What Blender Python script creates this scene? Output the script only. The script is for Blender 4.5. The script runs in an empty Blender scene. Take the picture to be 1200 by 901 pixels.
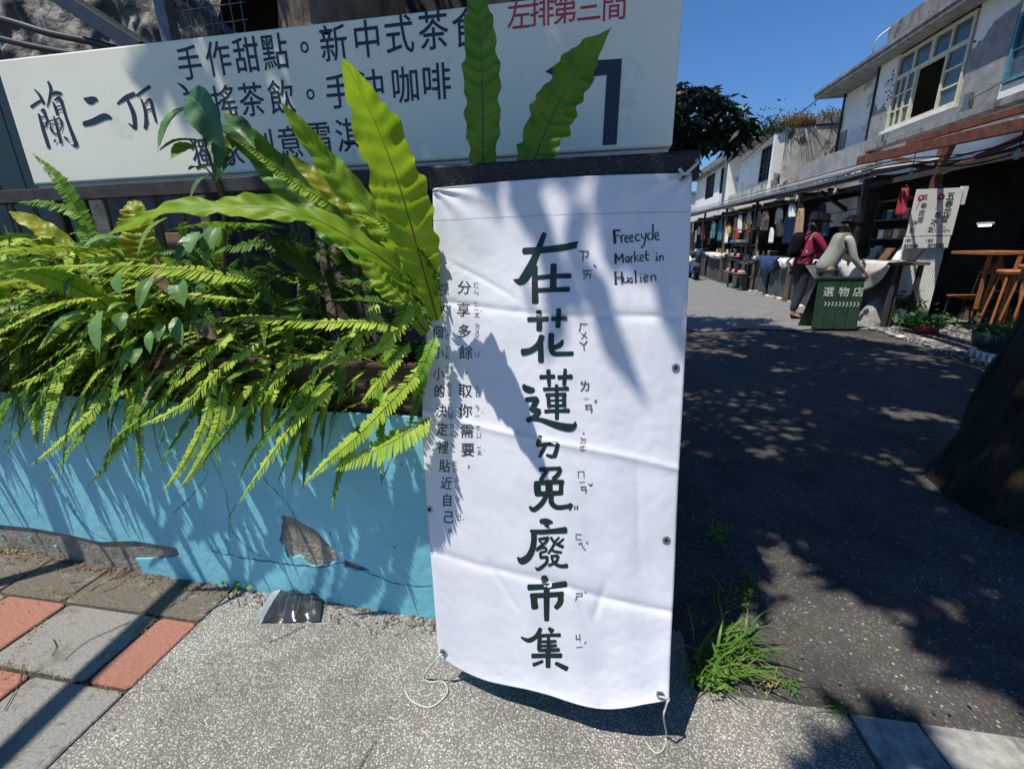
import bpy, bmesh, math, random
from mathutils import Vector, Matrix, noise
PI=math.pi; rad=math.radians
scene=bpy.context.scene; COL=scene.collection
rng=random.Random(7)
# ------------------------------------------------------------------ camera
F=519.0; H=1.3
def _basis(yaw,pitch,roll):
    y,p,r=map(rad,(yaw,pitch,roll))
    f=Vector((-math.sin(y)*math.cos(p),math.cos(y)*math.cos(p),-math.sin(p)))
    r0=Vector((math.cos(y),math.sin(y),0)); u0=r0.cross(f)
    return r0*math.cos(r)-u0*math.sin(r), u0*math.cos(r)+r0*math.sin(r), f
CR,CU,CF=_basis(10.5,17.4,1.4); CP=Vector((0,0,H))
cam=bpy.data.cameras.new('camera'); cam_o=bpy.data.objects.new('camera',cam); COL.objects.link(cam_o)
m=Matrix((CR,CU,-CF)).transposed().to_4x4(); m.translation=CP; cam_o.matrix_world=m
cam.sensor_width=36; cam.lens=F/1200*36; cam.clip_start=0.02; cam.clip_end=2000
scene.camera=cam_o
# ------------------------------------------------------------------ light
SUN=Vector((.34,.30,-1)).normalized()          # the way the sunlight travels
world=bpy.data.worlds.new('World'); scene.world=world; world.use_nodes=True
nt=world.node_tree; nt.nodes.clear()
wo=nt.nodes.new('ShaderNodeOutputWorld'); bg=nt.nodes.new('ShaderNodeBackground'); sk=nt.nodes.new('ShaderNodeTexSky')
sk.sky_type='NISHITA'; sk.sun_disc=False
sk.sun_elevation=math.asin(-SUN.z); sk.sun_rotation=math.atan2(-SUN.x,-SUN.y)%(2*PI)
sk.air_density=1.25; sk.dust_density=0.0; sk.ozone_density=5.0; sk.altitude=0
bg.inputs[1].default_value=0.11
tint=nt.nodes.new('ShaderNodeMix'); tint.data_type='RGBA'; tint.blend_type='MULTIPLY'; tint.inputs[0].default_value=1; tint.inputs[7].default_value=(.47,.71,1.02,1)   # deep summer blue, the same tint over the whole sky
nt.links.new(sk.outputs[0],tint.inputs[6]); nt.links.new(tint.outputs[2],bg.inputs[0]); nt.links.new(bg.outputs[0],wo.inputs[0])
sl=bpy.data.lights.new('sun','SUN'); sl.energy=5.0; sl.angle=rad(0.55); sl.color=(1,.96,.88)
so=bpy.data.objects.new('sun',sl); COL.objects.link(so); so.location=(-3,-3,9)
so.rotation_euler=(-SUN).to_track_quat('Z','Y').to_euler()
scene.view_settings.view_transform='Standard'; scene.view_settings.look='None'
scene.view_settings.exposure=0.08; scene.view_settings.gamma=1.0
scene.cycles.max_bounces=7; scene.cycles.transparent_max_bounces=8
# ------------------------------------------------------------------ measuring (turns points of the view into places)
def ray(x,y): return CF+CR*((x-600)/F)-CU*((y-450.5)/F)
def G(x,y,z=0.0):
    d=ray(x,y); return CP+d*((z-H)/d.z)
def PX(x,y,X): d=ray(x,y); return CP+d*(X/d.x)
def PY(x,y,Y): d=ray(x,y); return CP+d*(Y/d.y)
def proj(p):
    v=Vector(p)-CP; w=v.dot(CF)
    if w<=0.01: return None
    return 600+F*v.dot(CR)/w, 450.5-F*v.dot(CU)/w
# ------------------------------------------------------------------ materials
def M(name,c1,c2=None,scale=6,rough=.6,bump=0,bscale=None,detail=5,transl=0,spec=.5,metal=0,lo=.35,hi=.65,coat=0,c3=None,s3=1.5,f3=.5,rampr=None,stretch=None,emit=0,alpha=1):
    mt=bpy.data.materials.new(name); mt.use_nodes=True; n=mt.node_tree; N=n.nodes; L=n.links
    b=N['Principled BSDF']; out=N['Material Output']
    b.inputs['Base Color'].default_value=(*c1,1); b.inputs['Roughness'].default_value=rough
    b.inputs['Specular IOR Level'].default_value=spec; b.inputs['Metallic'].default_value=metal
    b.inputs['Coat Weight'].default_value=coat
    tc=N.new('ShaderNodeTexCoord'); co=tc.outputs['Object']
    if stretch:
        mp=N.new('ShaderNodeMapping'); mp.inputs['Scale'].default_value=stretch; L.new(co,mp.inputs[0]); co=mp.outputs[0]
    col=None
    if c2:
        t=N.new('ShaderNodeTexNoise'); t.inputs['Scale'].default_value=scale; t.inputs['Detail'].default_value=detail; L.new(co,t.inputs[0])
        r=N.new('ShaderNodeValToRGB'); r.color_ramp.elements[0].position=lo; r.color_ramp.elements[1].position=hi
        r.color_ramp.elements[0].color=(*c1,1); r.color_ramp.elements[1].color=(*c2,1); L.new(t.outputs[0],r.inputs[0]); col=r.outputs[0]
        if c3:
            t3=N.new('ShaderNodeTexNoise'); t3.inputs['Scale'].default_value=s3; t3.inputs['Detail'].default_value=8; t3.inputs['Roughness'].default_value=.7; L.new(co,t3.inputs[0])
            r3=N.new('ShaderNodeValToRGB'); r3.color_ramp.elements[0].position=f3; r3.color_ramp.elements[1].position=f3+.06; L.new(t3.outputs[0],r3.inputs[0])
            mx=N.new('ShaderNodeMix'); mx.data_type='RGBA'; L.new(r3.outputs[0],mx.inputs[0]); L.new(col,mx.inputs[6]); mx.inputs[7].default_value=(*c3,1); col=mx.outputs[2]
        L.new(col,b.inputs['Base Color'])
        if rampr:
            rr=N.new('ShaderNodeMapRange'); rr.inputs[3].default_value=rampr[0]; rr.inputs[4].default_value=rampr[1]; L.new(t.outputs[0],rr.inputs[0]); L.new(rr.outputs[0],b.inputs['Roughness'])
    if bump:
        tb=N.new('ShaderNodeTexNoise'); tb.inputs['Scale'].default_value=bscale or scale*4; tb.inputs['Detail'].default_value=6; L.new(co,tb.inputs[0])
        bp=N.new('ShaderNodeBump'); bp.inputs['Strength'].default_value=1; bp.inputs['Distance'].default_value=bump; L.new(tb.outputs[0],bp.inputs['Height']); L.new(bp.outputs[0],b.inputs['Normal'])
    if transl:
        ts=N.new('ShaderNodeBsdfTranslucent'); mix=N.new('ShaderNodeMixShader'); mix.inputs[0].default_value=transl
        if col: L.new(col,ts.inputs[0])
        else: ts.inputs[0].default_value=(*c1,1)
        L.new(b.outputs[0],mix.inputs[1]); L.new(ts.outputs[0],mix.inputs[2]); L.new(mix.outputs[0],out.inputs[0])
    if emit:
        b.inputs['Emission Color'].default_value=(*c1,1); b.inputs['Emission Strength'].default_value=emit
    return mt
def pebble(name,cols,scale,dark,bump,rough=.7,big=(.75,1.1)):
    mt=bpy.data.materials.new(name); mt.use_nodes=True; n=mt.node_tree; N=n.nodes; L=n.links; b=N['Principled BSDF']
    b.inputs['Roughness'].default_value=rough; b.inputs['Specular IOR Level'].default_value=.35
    tc=N.new('ShaderNodeTexCoord')
    wv=N.new('ShaderNodeTexNoise'); wv.inputs['Scale'].default_value=scale*.6; L.new(tc.outputs['Object'],wv.inputs[0])
    ad=N.new('ShaderNodeVectorMath'); ad.operation='MULTIPLY_ADD'; L.new(wv.outputs['Color'],ad.inputs[0]); ad.inputs[1].default_value=(.5/scale,)*3; L.new(tc.outputs['Object'],ad.inputs[2])
    v=N.new('ShaderNodeTexVoronoi'); v.inputs['Scale'].default_value=scale; L.new(ad.outputs[0],v.inputs[0])
    wn=N.new('ShaderNodeSeparateColor'); L.new(v.outputs['Color'],wn.inputs[0])
    r=N.new('ShaderNodeValToRGB'); r.color_ramp.interpolation='CONSTANT'
    while len(r.color_ramp.elements)<len(cols): r.color_ramp.elements.new(.5)
    for i,(p,c) in enumerate(cols): r.color_ramp.elements[i].position=p; r.color_ramp.elements[i].color=(*c,1)
    L.new(wn.outputs[0],r.inputs[0])
    ds=N.new('ShaderNodeMapRange'); ds.inputs[1].default_value=.30; ds.inputs[2].default_value=.62; L.new(v.outputs['Distance'],ds.inputs[0])
    mx=N.new('ShaderNodeMix'); mx.data_type='RGBA'; L.new(ds.outputs[0],mx.inputs[0]); L.new(r.outputs[0],mx.inputs[6]); mx.inputs[7].default_value=(*dark,1)
    nb=N.new('ShaderNodeTexNoise'); nb.inputs['Scale'].default_value=3.3; nb.inputs['Detail'].default_value=8; nb.inputs['Roughness'].default_value=.65; L.new(tc.outputs['Object'],nb.inputs[0])
    mr=N.new('ShaderNodeMapRange'); mr.inputs[1].default_value=.3; mr.inputs[2].default_value=.7; mr.inputs[3].default_value=big[0]; mr.inputs[4].default_value=big[1]; L.new(nb.outputs[0],mr.inputs[0])
    ml=N.new('ShaderNodeVectorMath'); ml.operation='SCALE'; L.new(mx.outputs[2],ml.inputs[0]); L.new(mr.outputs[0],ml.inputs['Scale']); L.new(ml.outputs[0],b.inputs['Base Color'])
    iv=N.new('ShaderNodeMath'); iv.operation='SUBTRACT'; iv.inputs[0].default_value=1; L.new(v.outputs['Distance'],iv.inputs[1])
    bp=N.new('ShaderNodeBump'); bp.inputs['Distance'].default_value=bump; bp.inputs['Strength'].default_value=1; L.new(iv.outputs[0],bp.inputs['Height']); L.new(bp.outputs[0],b.inputs['Normal'])
    return mt
MAT={}
MAT['pebble']=pebble('washed pebble pavement',[(0,(.23,.215,.18)),(.2,(.33,.31,.265)),(.42,(.45,.425,.37)),(.66,(.57,.545,.485)),(.88,(.74,.72,.66)),(.95,(.36,.29,.20))],185,(.20,.19,.165),.003,.7,(.62,1.18))
MAT['asphalt']=pebble('asphalt',[(0,(.076,.070,.064)),(.35,(.095,.086,.078)),(.62,(.125,.113,.102)),(.88,(.17,.155,.14)),(.972,(.36,.34,.31))],115,(.066,.06,.054),.0025,.85,(.55,1.3))
MAT['far_road']=pebble('asphalt with sunlight in colour',[(0,(.19,.185,.175)),(.5,(.25,.245,.235)),(.9,(.34,.33,.32))],60,(.18,.175,.165),.002,.9,(.8,1.1))  # asphalt again, with the sunlit tone put into its colour
MAT['gravel']=pebble('white gravel',[(0,(.16,.15,.14)),(.3,(.34,.33,.31)),(.7,(.55,.54,.52)),(.9,(.7,.7,.68))],22,(.06,.055,.05),.02,.8,(.7,1.1))
MAT['joint']=M('dirt joint',(.035,.03,.022),(.075,.06,.04),40,.95,.004,90)
MAT['paver_gray']=M('gray paver',(.19,.18,.155),(.29,.275,.24),120,.9,.002,220,c3=(.15,.14,.12),s3=4,f3=.56)
MAT['paver_red']=M('red paver',(.28,.115,.072),(.38,.175,.118),110,.9,.002,220,c3=(.30,.13,.09),s3=5,f3=.55)
MAT['paver_brown']=M('dirty brown paver',(.105,.085,.062),(.18,.15,.115),60,.95,.003,160,c3=(.24,.21,.17),s3=9,f3=.56,stretch=(1,2.5,1))
MAT['kerb']=M('kerb concrete',(.26,.25,.225),(.40,.385,.35),30,.9,.003,90,c3=(.18,.17,.15),s3=6,f3=.55)
MAT['blue']=M('blue wall paint',(.175,.50,.58),(.215,.56,.64),5,.6,.006,17,c3=(.14,.40,.47),s3=2.2,f3=.60)
MAT['concrete']=M('raw concrete',(.17,.155,.12),(.29,.27,.22),18,.95,.006,60)
MAT['chip']=M('exposed mortar',(.20,.175,.13),(.34,.31,.25),25,.95,.008,70)
MAT['crack']=M('crack dirt',(.018,.03,.035),None,rough=1)
MAT['banner']=M('white banner cloth',(.69,.69,.715),(.72,.72,.745),3,.75,.0006,380,transl=.05)
MAT['ink']=M('dark green ink',(.006,.018,.016),(.010,.028,.024),60,.42,spec=.4)
MAT['thin_ink']=M('grey pen ink',(.085,.075,.06),None,rough=.6)
MAT['small_ink']=M('small lettering ink',(.02,.03,.028),None,rough=.6)
MAT['eng_ink']=M('blue green ink',(.006,.025,.034),None,rough=.6)
MAT['sign']=M('cream sign acrylic',(.80,.77,.63),(.84,.81,.67),2.5,.42,.0006,5,c3=(.74,.71,.58),s3=7,f3=.60)
MAT['sign_edge']=M('sign edge trim',(.40,.40,.35),(.5,.5,.45),9,.5)
MAT['sign_ink']=M('navy sign lettering',(.012,.022,.045),None,rough=.5)
MAT['red_ink']=M('red sign lettering',(.50,.03,.06),None,rough=.5)
MAT['granite']=pebble('dark granite',[(0,(.012,.013,.014)),(.5,(.02,.022,.024)),(.85,(.04,.042,.044)),(.96,(.10,.10,.10))],210,(.012,.012,.013),.001,.5,(.8,1.1))
MAT['rail']=M('brown steel rail',(.028,.02,.016),(.055,.04,.032),25,.6,.001,70)
MAT['bar']=M('grey fence bar',(.07,.07,.068),(.14,.14,.135),30,.5,metal=.2)
MAT['dark_metal']=M('dark steel',(.012,.014,.016),(.022,.024,.026),20,.5)
MAT['grey_metal']=M('grey steel',(.12,.14,.15),(.17,.19,.20),20,.45,metal=.3)
MAT['rope']=M('grey cord',(.42,.44,.38),(.55,.57,.5),200,.85,.001,500)
MAT['eyelet']=M('grommet metal',(.35,.35,.36),None,rough=.35,metal=.9)
MAT['hole']=M('grommet hole',(.008,.008,.008),None,rough=.9)
MAT['soil']=M('planter soil',(.02,.014,.008),(.05,.035,.02),30,1,.01,60)
MAT['brown_plastic']=M('brown trough',(.045,.024,.014),(.075,.04,.022),14,.6,.001,60)
MAT['blackfoil']=M('black plastic bag',(.02,.021,.024),(.035,.037,.04),12,.22,.002,30,spec=.8)
MAT['silver']=M('silver lining foil',(.35,.37,.38),(.5,.52,.53),20,.3,metal=.5)
MAT['dry']=M('dry litter',(.07,.045,.026),(.19,.13,.075),40,.95)
MAT['bark']=M('tree bark',(.10,.075,.055),(.26,.20,.15),9,.95,.03,14,stretch=(1,1,.25))
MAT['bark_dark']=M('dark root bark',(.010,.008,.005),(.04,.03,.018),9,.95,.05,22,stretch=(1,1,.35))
def leafmat(name,a,b,tr=.35,rough=.45,sc=14,**k): return M(name,a,b,sc,rough,.0006,60,transl=tr,spec=.28,**k)
MAT['fern']=leafmat('fern green',(.11,.24,.015),(.24,.41,.035),.32,.5,7)
MAT['fern_y']=leafmat('fern yellow green',(.26,.41,.03),(.50,.62,.08),.35,.5,9)
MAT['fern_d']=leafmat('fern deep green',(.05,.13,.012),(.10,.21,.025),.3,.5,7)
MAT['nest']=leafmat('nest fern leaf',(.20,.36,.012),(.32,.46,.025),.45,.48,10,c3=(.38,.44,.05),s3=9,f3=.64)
MAT['nest_d']=leafmat('dark green nest fern leaf',(.11,.23,.022),(.17,.32,.035),.35,.42,10,c3=(.20,.30,.03),s3=6,f3=.66)  # deeper green leaf colour
MAT['nest_y']=leafmat('yellowing nest fern leaf',(.20,.28,.01),(.40,.38,.02),.4,.4,14,c3=(.16,.07,.01),s3=16,f3=.62)
MAT['rib']=M('dark leaf rib',(.018,.02,.004),None,rough=.6)
MAT['ribp']=M('pale leaf rib',(.20,.30,.10),None,rough=.5,transl=.2)
MAT['broad']=leafmat('broad leaf',(.045,.125,.03),(.08,.19,.05),.25,.35,18)
MAT['broad_l']=leafmat('light broad leaf',(.10,.23,.06),(.16,.31,.10),.3,.4,14)
MAT['young']=leafmat('young leaf',(.16,.30,.03),(.24,.38,.05),.4,.4,14)
MAT['stem']=M('green stem',(.05,.06,.02),(.10,.10,.03),30,.7)
MAT['stem_b']=M('brown stem',(.04,.025,.012),(.09,.06,.03),30,.8)
MAT['grassm']=leafmat('grass blades',(.07,.17,.02),(.16,.30,.05),.35,.45,9)
MAT['grass_dry']=leafmat('dry grass',(.25,.19,.08),(.42,.34,.16),.2,.8,12)
MAT['crown']=leafmat('tree leaves',(.018,.05,.012),(.035,.085,.018),.12,.4,3)
MAT['crown_dark']=leafmat('silhouette toned mango leaves',(.008,.02,.010),(.018,.038,.014),.04,.35,3)  # the tree's silhouette shade is put into the leaf colour
# ------------------------------------------------------------------ mesh helpers
class MB:
    def __init__(s): s.v=[]; s.f=[]; s.m=[]; s.cur=0
    def add(s,vs,fs):
        o=len(s.v); s.v+= [Vector(p) for p in vs]
        for f in fs: s.f.append([i+o for i in f]); s.m.append(s.cur)
        return s
    def box(s,x0,y0,z0,x1,y1,z1):
        return s.add([(x0,y0,z0),(x1,y0,z0),(x1,y1,z0),(x0,y1,z0),(x0,y0,z1),(x1,y0,z1),(x1,y1,z1),(x0,y1,z1)],[(0,3,2,1),(4,5,6,7),(0,1,5,4),(1,2,6,5),(2,3,7,6),(3,0,4,7)])
    def beam(s,a,b,w,h,up=(0,0,1)):
        a=Vector(a);b=Vector(b);t=(b-a).normalized();sd=t.cross(Vector(up))
        if sd.length<1e-3: sd=t.cross(Vector((1,0,0)))
        sd.normalize();u=sd.cross(t)
        q=[sd*(i*w/2)+u*(j*h/2) for i,j in ((-1,-1),(1,-1),(1,1),(-1,1))]
        return s.add([a+k for k in q]+[b+k for k in q],[(3,2,1,0),(4,5,6,7),(0,1,5,4),(1,2,6,5),(2,3,7,6),(3,0,4,7)])
    def tube(s,pts,r,n=8,cap=True):
        pts=[Vector(p) for p in pts]; k=len(pts)
        rs=r if isinstance(r,(list,tuple)) else [r]*k
        ref=Vector((0,0,1)); t0=(pts[1]-pts[0]).normalized()
        if abs(t0.dot(ref))>.9: ref=Vector((1,0,0))
        sd=t0.cross(ref).normalized(); vs=[]
        for i,p in enumerate(pts):
            t=(pts[min(i+1,k-1)]-pts[max(i-1,0)]).normalized()
            sd=(sd-t*sd.dot(t)).normalized(); u=sd.cross(t)
            for j in range(n):
                a=2*PI*j/n; vs.append(p+(sd*math.cos(a)+u*math.sin(a))*rs[i])
        fs=[(i*n+j,i*n+(j+1)%n,(i+1)*n+(j+1)%n,(i+1)*n+j) for i in range(k-1) for j in range(n)]
        if cap: fs+=[tuple(range(n)),tuple(range((k-1)*n,k*n))[::-1]]
        return s.add(vs,fs)
    def prism(s,poly,vec):
        poly=[Vector(p) for p in poly]; vec=Vector(vec); n=len(poly)
        return s.add(poly+[p+vec for p in poly],[tuple(range(n))[::-1],tuple(range(n,2*n))]+[(i,(i+1)%n,(i+1)%n+n,i+n) for i in range(n)])
    def lathe(s,prof,c=(0,0,0),n=20,sx=1,sy=1):
        c=Vector(c);vs=[c+Vector((math.cos(2*PI*j/n)*r*sx,math.sin(2*PI*j/n)*r*sy,z)) for r,z in prof for j in range(n)]
        k=len(prof);fs=[(i*n+j,i*n+(j+1)%n,(i+1)*n+(j+1)%n,(i+1)*n+j) for i in range(k-1) for j in range(n)]
        if prof[0][0]>1e-4: fs.append(tuple(range(n))[::-1])
        if prof[-1][0]>1e-4: fs.append(tuple(range((k-1)*n,k*n)))
        return s.add(vs,fs)
    def grid(s,fn,nu,nv):
        vs=[fn(i/nu,j/nv) for j in range(nv+1) for i in range(nu+1)]
        return s.add(vs,[(j*(nu+1)+i,j*(nu+1)+i+1,(j+1)*(nu+1)+i+1,(j+1)*(nu+1)+i) for j in range(nv) for i in range(nu)])
    def rough(s,amp,freq=6,seed=0):
        for p in s.v: p+=noise.noise_vector(p*freq+Vector((seed,seed,0)))*amp
        return s
    def build(s,name,mat,parent=None,smooth=False,bevel=0,origin=None,props=None,mats=None,solid=0):
        o0=Vector((0,0,0)); q=parent
        while q: o0+=q.location; q=q.parent
        loc=Vector((0,0,0))
        if origin is not None: loc=Vector(origin)-o0
        me=bpy.data.meshes.new(name); me.from_pydata([p-o0-loc for p in s.v],[],s.f)
        for mm in (mats or [mat]): me.materials.append(MAT[mm] if isinstance(mm,str) else mm)
        if mats: me.polygons.foreach_set('material_index',s.m)
        if smooth: me.polygons.foreach_set('use_smooth',[True]*len(me.polygons))
        me.update()
        ob=bpy.data.objects.new(name,me); COL.objects.link(ob); ob.location=loc
        if parent: ob.parent=parent
        if bevel:
            md=ob.modifiers.new('bevel','BEVEL'); md.width=bevel; md.segments=2; md.limit_method='ANGLE'
        if solid:
            md=ob.modifiers.new('solid','SOLIDIFY'); md.thickness=solid; md.offset=0
        if props:
            for k,v in props.items(): ob[k]=v
        return ob
def tag(o,label=None,cat=None,group=None,kind=None):
    if label: o['label']=label
    if cat: o['category']=cat
    if group: o['group']=group
    if kind: o['kind']=kind
    return o
def thing(name,label,cat,loc=(0,0,0),group=None):
    o=bpy.data.objects.new(name,None); COL.objects.link(o); o.location=loc; o.empty_display_size=.1
    return tag(o,label,cat,group)
def copy_tree(o,parent=None,loc=None,rz=None,label=None,scale=None):
    c=o.copy(); COL.objects.link(c); c.parent=parent
    if loc is not None: c.location=loc
    if rz is not None: c.rotation_euler=(0,0,rz)
    if scale: c.scale=(scale,)*3
    if label: c['label']=label
    for ch in list(o.children): copy_tree(ch,c)
    return c
def catmull(pts,per=6):
    P=[Vector(p) for p in pts]; out=[]
    for i in range(len(P)-1):
        a=P[max(i-1,0)];b=P[i];c=P[i+1];d=P[min(i+2,len(P)-1)]
        for k in range(per):
            t=k/per; out.append(.5*((2*b)+(c-a)*t+(2*a-5*b+4*c-d)*t*t+(3*b-a-3*c+d)*t**3))
    out.append(P[-1]); return out
def resample(pts,n):
    L=[0]
    for a,b in zip(pts,pts[1:]): L.append(L[-1]+(b-a).length)
    out=[];j=0
    for i in range(n+1):
        s=L[-1]*i/n
        while j<len(L)-2 and L[j+1]<s: j+=1
        t=(s-L[j])/max(L[j+1]-L[j],1e-9); out.append(pts[j].lerp(pts[j+1],min(max(t,0),1)))
    return out
# text to flat mesh: list of (x,y) and faces, centred, 1 = em
_gc={}
def glyphs(text,bold=0.0):
    k=(text,bold)
    if k in _gc: return _gc[k]
    cu=bpy.data.curves.new('glyph','FONT'); cu.body=text; cu.offset=bold; cu.resolution_u=3; cu.fill_mode='FRONT'
    ob=bpy.data.objects.new('glyph',cu); COL.objects.link(ob)
    bpy.context.view_layer.update()
    me=bpy.data.meshes.new_from_object(ob.evaluated_get(bpy.context.evaluated_depsgraph_get()))
    vs=[(p.co.x,p.co.y) for p in me.vertices]; fs=[tuple(p.vertices) for p in me.polygons]
    if vs:
        x0=min(p[0] for p in vs);x1=max(p[0] for p in vs);y0=min(p[1] for p in vs);y1=max(p[1] for p in vs)
        vs=[(x-(x0+x1)/2,y-(y0+y1)/2) for x,y in vs]
        w,h=x1-x0,y1-y0
    else: w=h=0
    COL.objects.unlink(ob); bpy.data.objects.remove(ob); bpy.data.curves.remove(cu); bpy.data.meshes.remove(me)
    _gc[k]=(vs,fs,w,h); return _gc[k]
def stroke_poly(pts):
    """pts: (x,y,w) -> ribbon quads in 2-D with rounded ends"""
    P=[Vector((p[0],p[1],p[2])) for p in pts]
    if len(P)>2: P=catmull(P,4)
    vs=[];fs=[];n=len(P)
    for i,p in enumerate(P):
        a=P[max(i-1,0)];b=P[min(i+1,n-1)];t=Vector((b.x-a.x,b.y-a.y))
        t=t.normalized() if t.length>1e-6 else Vector((1,0)); nn=Vector((-t.y,t.x))*p.z/2
        vs+=[(p.x+nn.x,p.y+nn.y),(p.x-nn.x,p.y-nn.y)]
        if i: k=2*i; fs.append((k-2,k-1,k+1,k))
    for end in (0,n-1):
        p=P[end];q=P[1] if end==0 else P[n-2];t=Vector((p.x-q.x,p.y-q.y)).normalized();nn=Vector((-t.y,t.x));r=p.z/2;o=len(vs)
        vs+=[(p.x+nn.x*r,p.y+nn.y*r),(p.x+nn.x*r*.75+t.x*r*.38,p.y+nn.y*r*.75+t.y*r*.38),(p.x+t.x*r*.5,p.y+t.y*r*.5),(p.x-nn.x*r*.75+t.x*r*.38,p.y-nn.y*r*.75+t.y*r*.38),(p.x-nn.x*r,p.y-nn.y*r)]
        fs.append((o,o+1,o+2,o+3,o+4))
    return vs,fs
# ================================================================== GROUND
def sheet(name,x0,y0,x1,y1,z,mat):
    return tag(MB().add([(x0,y0,z),(x1,y0,z),(x1,y1,z),(x0,y1,z)],[(0,1,2,3)]).build(name,mat),kind='structure')
tag(MB().add([(-400,-200,-.07),(400,-200,-.07),(400,800,-.07),(-400,800,-.07)],[(0,1,2,3)]).build('ground',M('bare ground',(.10,.09,.07),(.16,.14,.11),.5,1)),kind='structure')
# asphalt lane: gentle undulation, one sheet
def rd(u,v):
    x=-3.2+u*7.6; y=1.085+(v**2)*48
    return (x,y,-.012+.006*noise.noise(Vector((x*1.3,y*1.3,0))))
road=tag(MB().grid(rd,60,90).build('road','asphalt',smooth=True),kind='structure')
# paler far part of the lane, its sunlight put into the colour
tag(MB().grid(lambda u,v:(.3+u*3.75+.06*math.sin(v*31),7.2+.35*noise.noise(Vector((u*4,0,0)))*(1-v)+v*60,.004),30,60).build('sunlit_lane_tone','far_road'),kind='structure')
# pebble pavement
sheet('pavement',-1.392,-3,.34,1.30,0,'pebble')
sheet('pavement_corner',.3401,-3,.752,1.083,-.0005,'pebble')
# kerb slabs to the right
kb=tag(MB().box(.755,-3,-.06,6,1.078,-.012).build('kerb_bed','concrete'),kind='structure')
xs=[.756,.93,1.22,1.62,2.05,2.5,3.0,3.6]
ys=[1.082,.72,.36,0,-.5]
for i in range(len(xs)-1):
    for j in range(len(ys)-1):
        dz=rng.uniform(-.002,.002)
        sh=.05
        b=MB().prism([(xs[i]+.006+sh*(1.08-ys[j]),ys[j]-.004,-.02),(xs[i+1]-.002+sh*(1.08-ys[j]),ys[j]-.004,-.02),(xs[i+1]-.002+sh*(1.08-ys[j+1]),ys[j+1]+.003,-.02),(xs[i]+.006+sh*(1.08-ys[j+1]),ys[j+1]+.003,-.02)],(0,0,.021+dz))
        b.build('kerb_slab','kerb',kb)
# paver field on the left: bed + every paver
bed=tag(MB().box(-5.2,-2.0,-.06,-1.394,1.9,-.010).build('paver_bed','joint'),kind='structure')
pm={}
def paver(x0,x1,y0,y1,mat,dz=0):
    g=.006
    k=(round(x1-x0,3),round(y1-y0,3),mat)
    if k not in pm:
        w,h=(x1-x0)/2-g,(y1-y0)/2-g; b=MB(); r=.012; c=.004
        ring=[(-w+r,-h),(w-r,-h),(w,-h+r),(w,h-r),(w-r,h),(-w+r,h),(-w,h-r),(-w,-h+r)]
        vs=[(x,y,-.03) for x,y in ring]+[(x,y,-c) for x,y in ring]+[(x*(1-c/w),y*(1-c/h),0) for x,y in ring]
        fs=[tuple(range(16,24))]+[(o+i,o+(i+1)%8,o+8+(i+1)%8,o+8+i) for o in (0,8) for i in range(8)]
        me=bpy.data.meshes.new('paver'); me.from_pydata(vs,[],fs); me.materials.append(MAT[mat]); pm[k]=me
    o=bpy.data.objects.new('paver',pm[k]); COL.objects.link(o); o.parent=bed
    o.location=((x0+x1)/2,(y0+y1)/2,.001+dz); o.rotation_euler=(rng.uniform(-.006,.006),rng.uniform(-.006,.006),rng.uniform(-.008,.008))
rows=[1.075,.805,.53,.26,-.01,-.28,-.55]
for i in range(len(rows)-1):
    y1,y0=rows[i],rows[i+1]
    x=-1.395; red=(i%2==0) ; first=True
    if i==1: seq=[('paver_gray',.37),('paver_red',.21)]
    elif i==0: seq=[('paver_red',.172),('paver_gray',.425)]
    elif i==2: seq=[('paver_red',.21),('paver_gray',.4)]
    else: seq=[('paver_gray',.4),('paver_red',.2)] if i%2 else [('paver_red',.2),('paver_gray',.4)]
    k=0
    while x>-4.6:
        mt,w=seq[k%2]
        if i==0 and k>=2: w=.30 if mt=='paver_red' else .4
        paver(x-w,x,y0,y1,mt,rng.uniform(-.003,.002)); x-=w; k+=1
x=-1.395
for w in (.64,.33,.30,.30,.30,.30,.4,.4): paver(x-w,x,1.075,1.30 if x>-2 else 1.36,'paver_brown',rng.uniform(-.003,.002)); x-=w
x=-1.395-.64
for w in (.33,.30,.30,.30,.4,.4,.4): paver(x-w,x,1.36,1.60,'paver_brown',rng.uniform(-.003,.002)); x-=w
# ================================================================== BLUE PLANTER WALL
def wy(x): return 1.20-.036*x          # front face of the wall along its length
WT=.795
wall=thing('planter_wall','low blue painted planter wall with cracked flaking paint under the ferns','planter wall',(-1.7,1.34,0))
xl,xr=-4.2,-.30
core=MB()
core.prism([(xl,wy(xl)+.006,-.06),(xr,wy(xr)+.006,-.06),(xr,wy(xr)+.13,-.06),(xl,wy(xl)+.13,-.06)],(0,0,WT-.02+.06))
core.build('wall_core','concrete',wall)
def wp(px,py):     # a place on the front face
    d=ray(px,py); t=1.20/(d.y+.036*d.x); return CP+d*t
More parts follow.
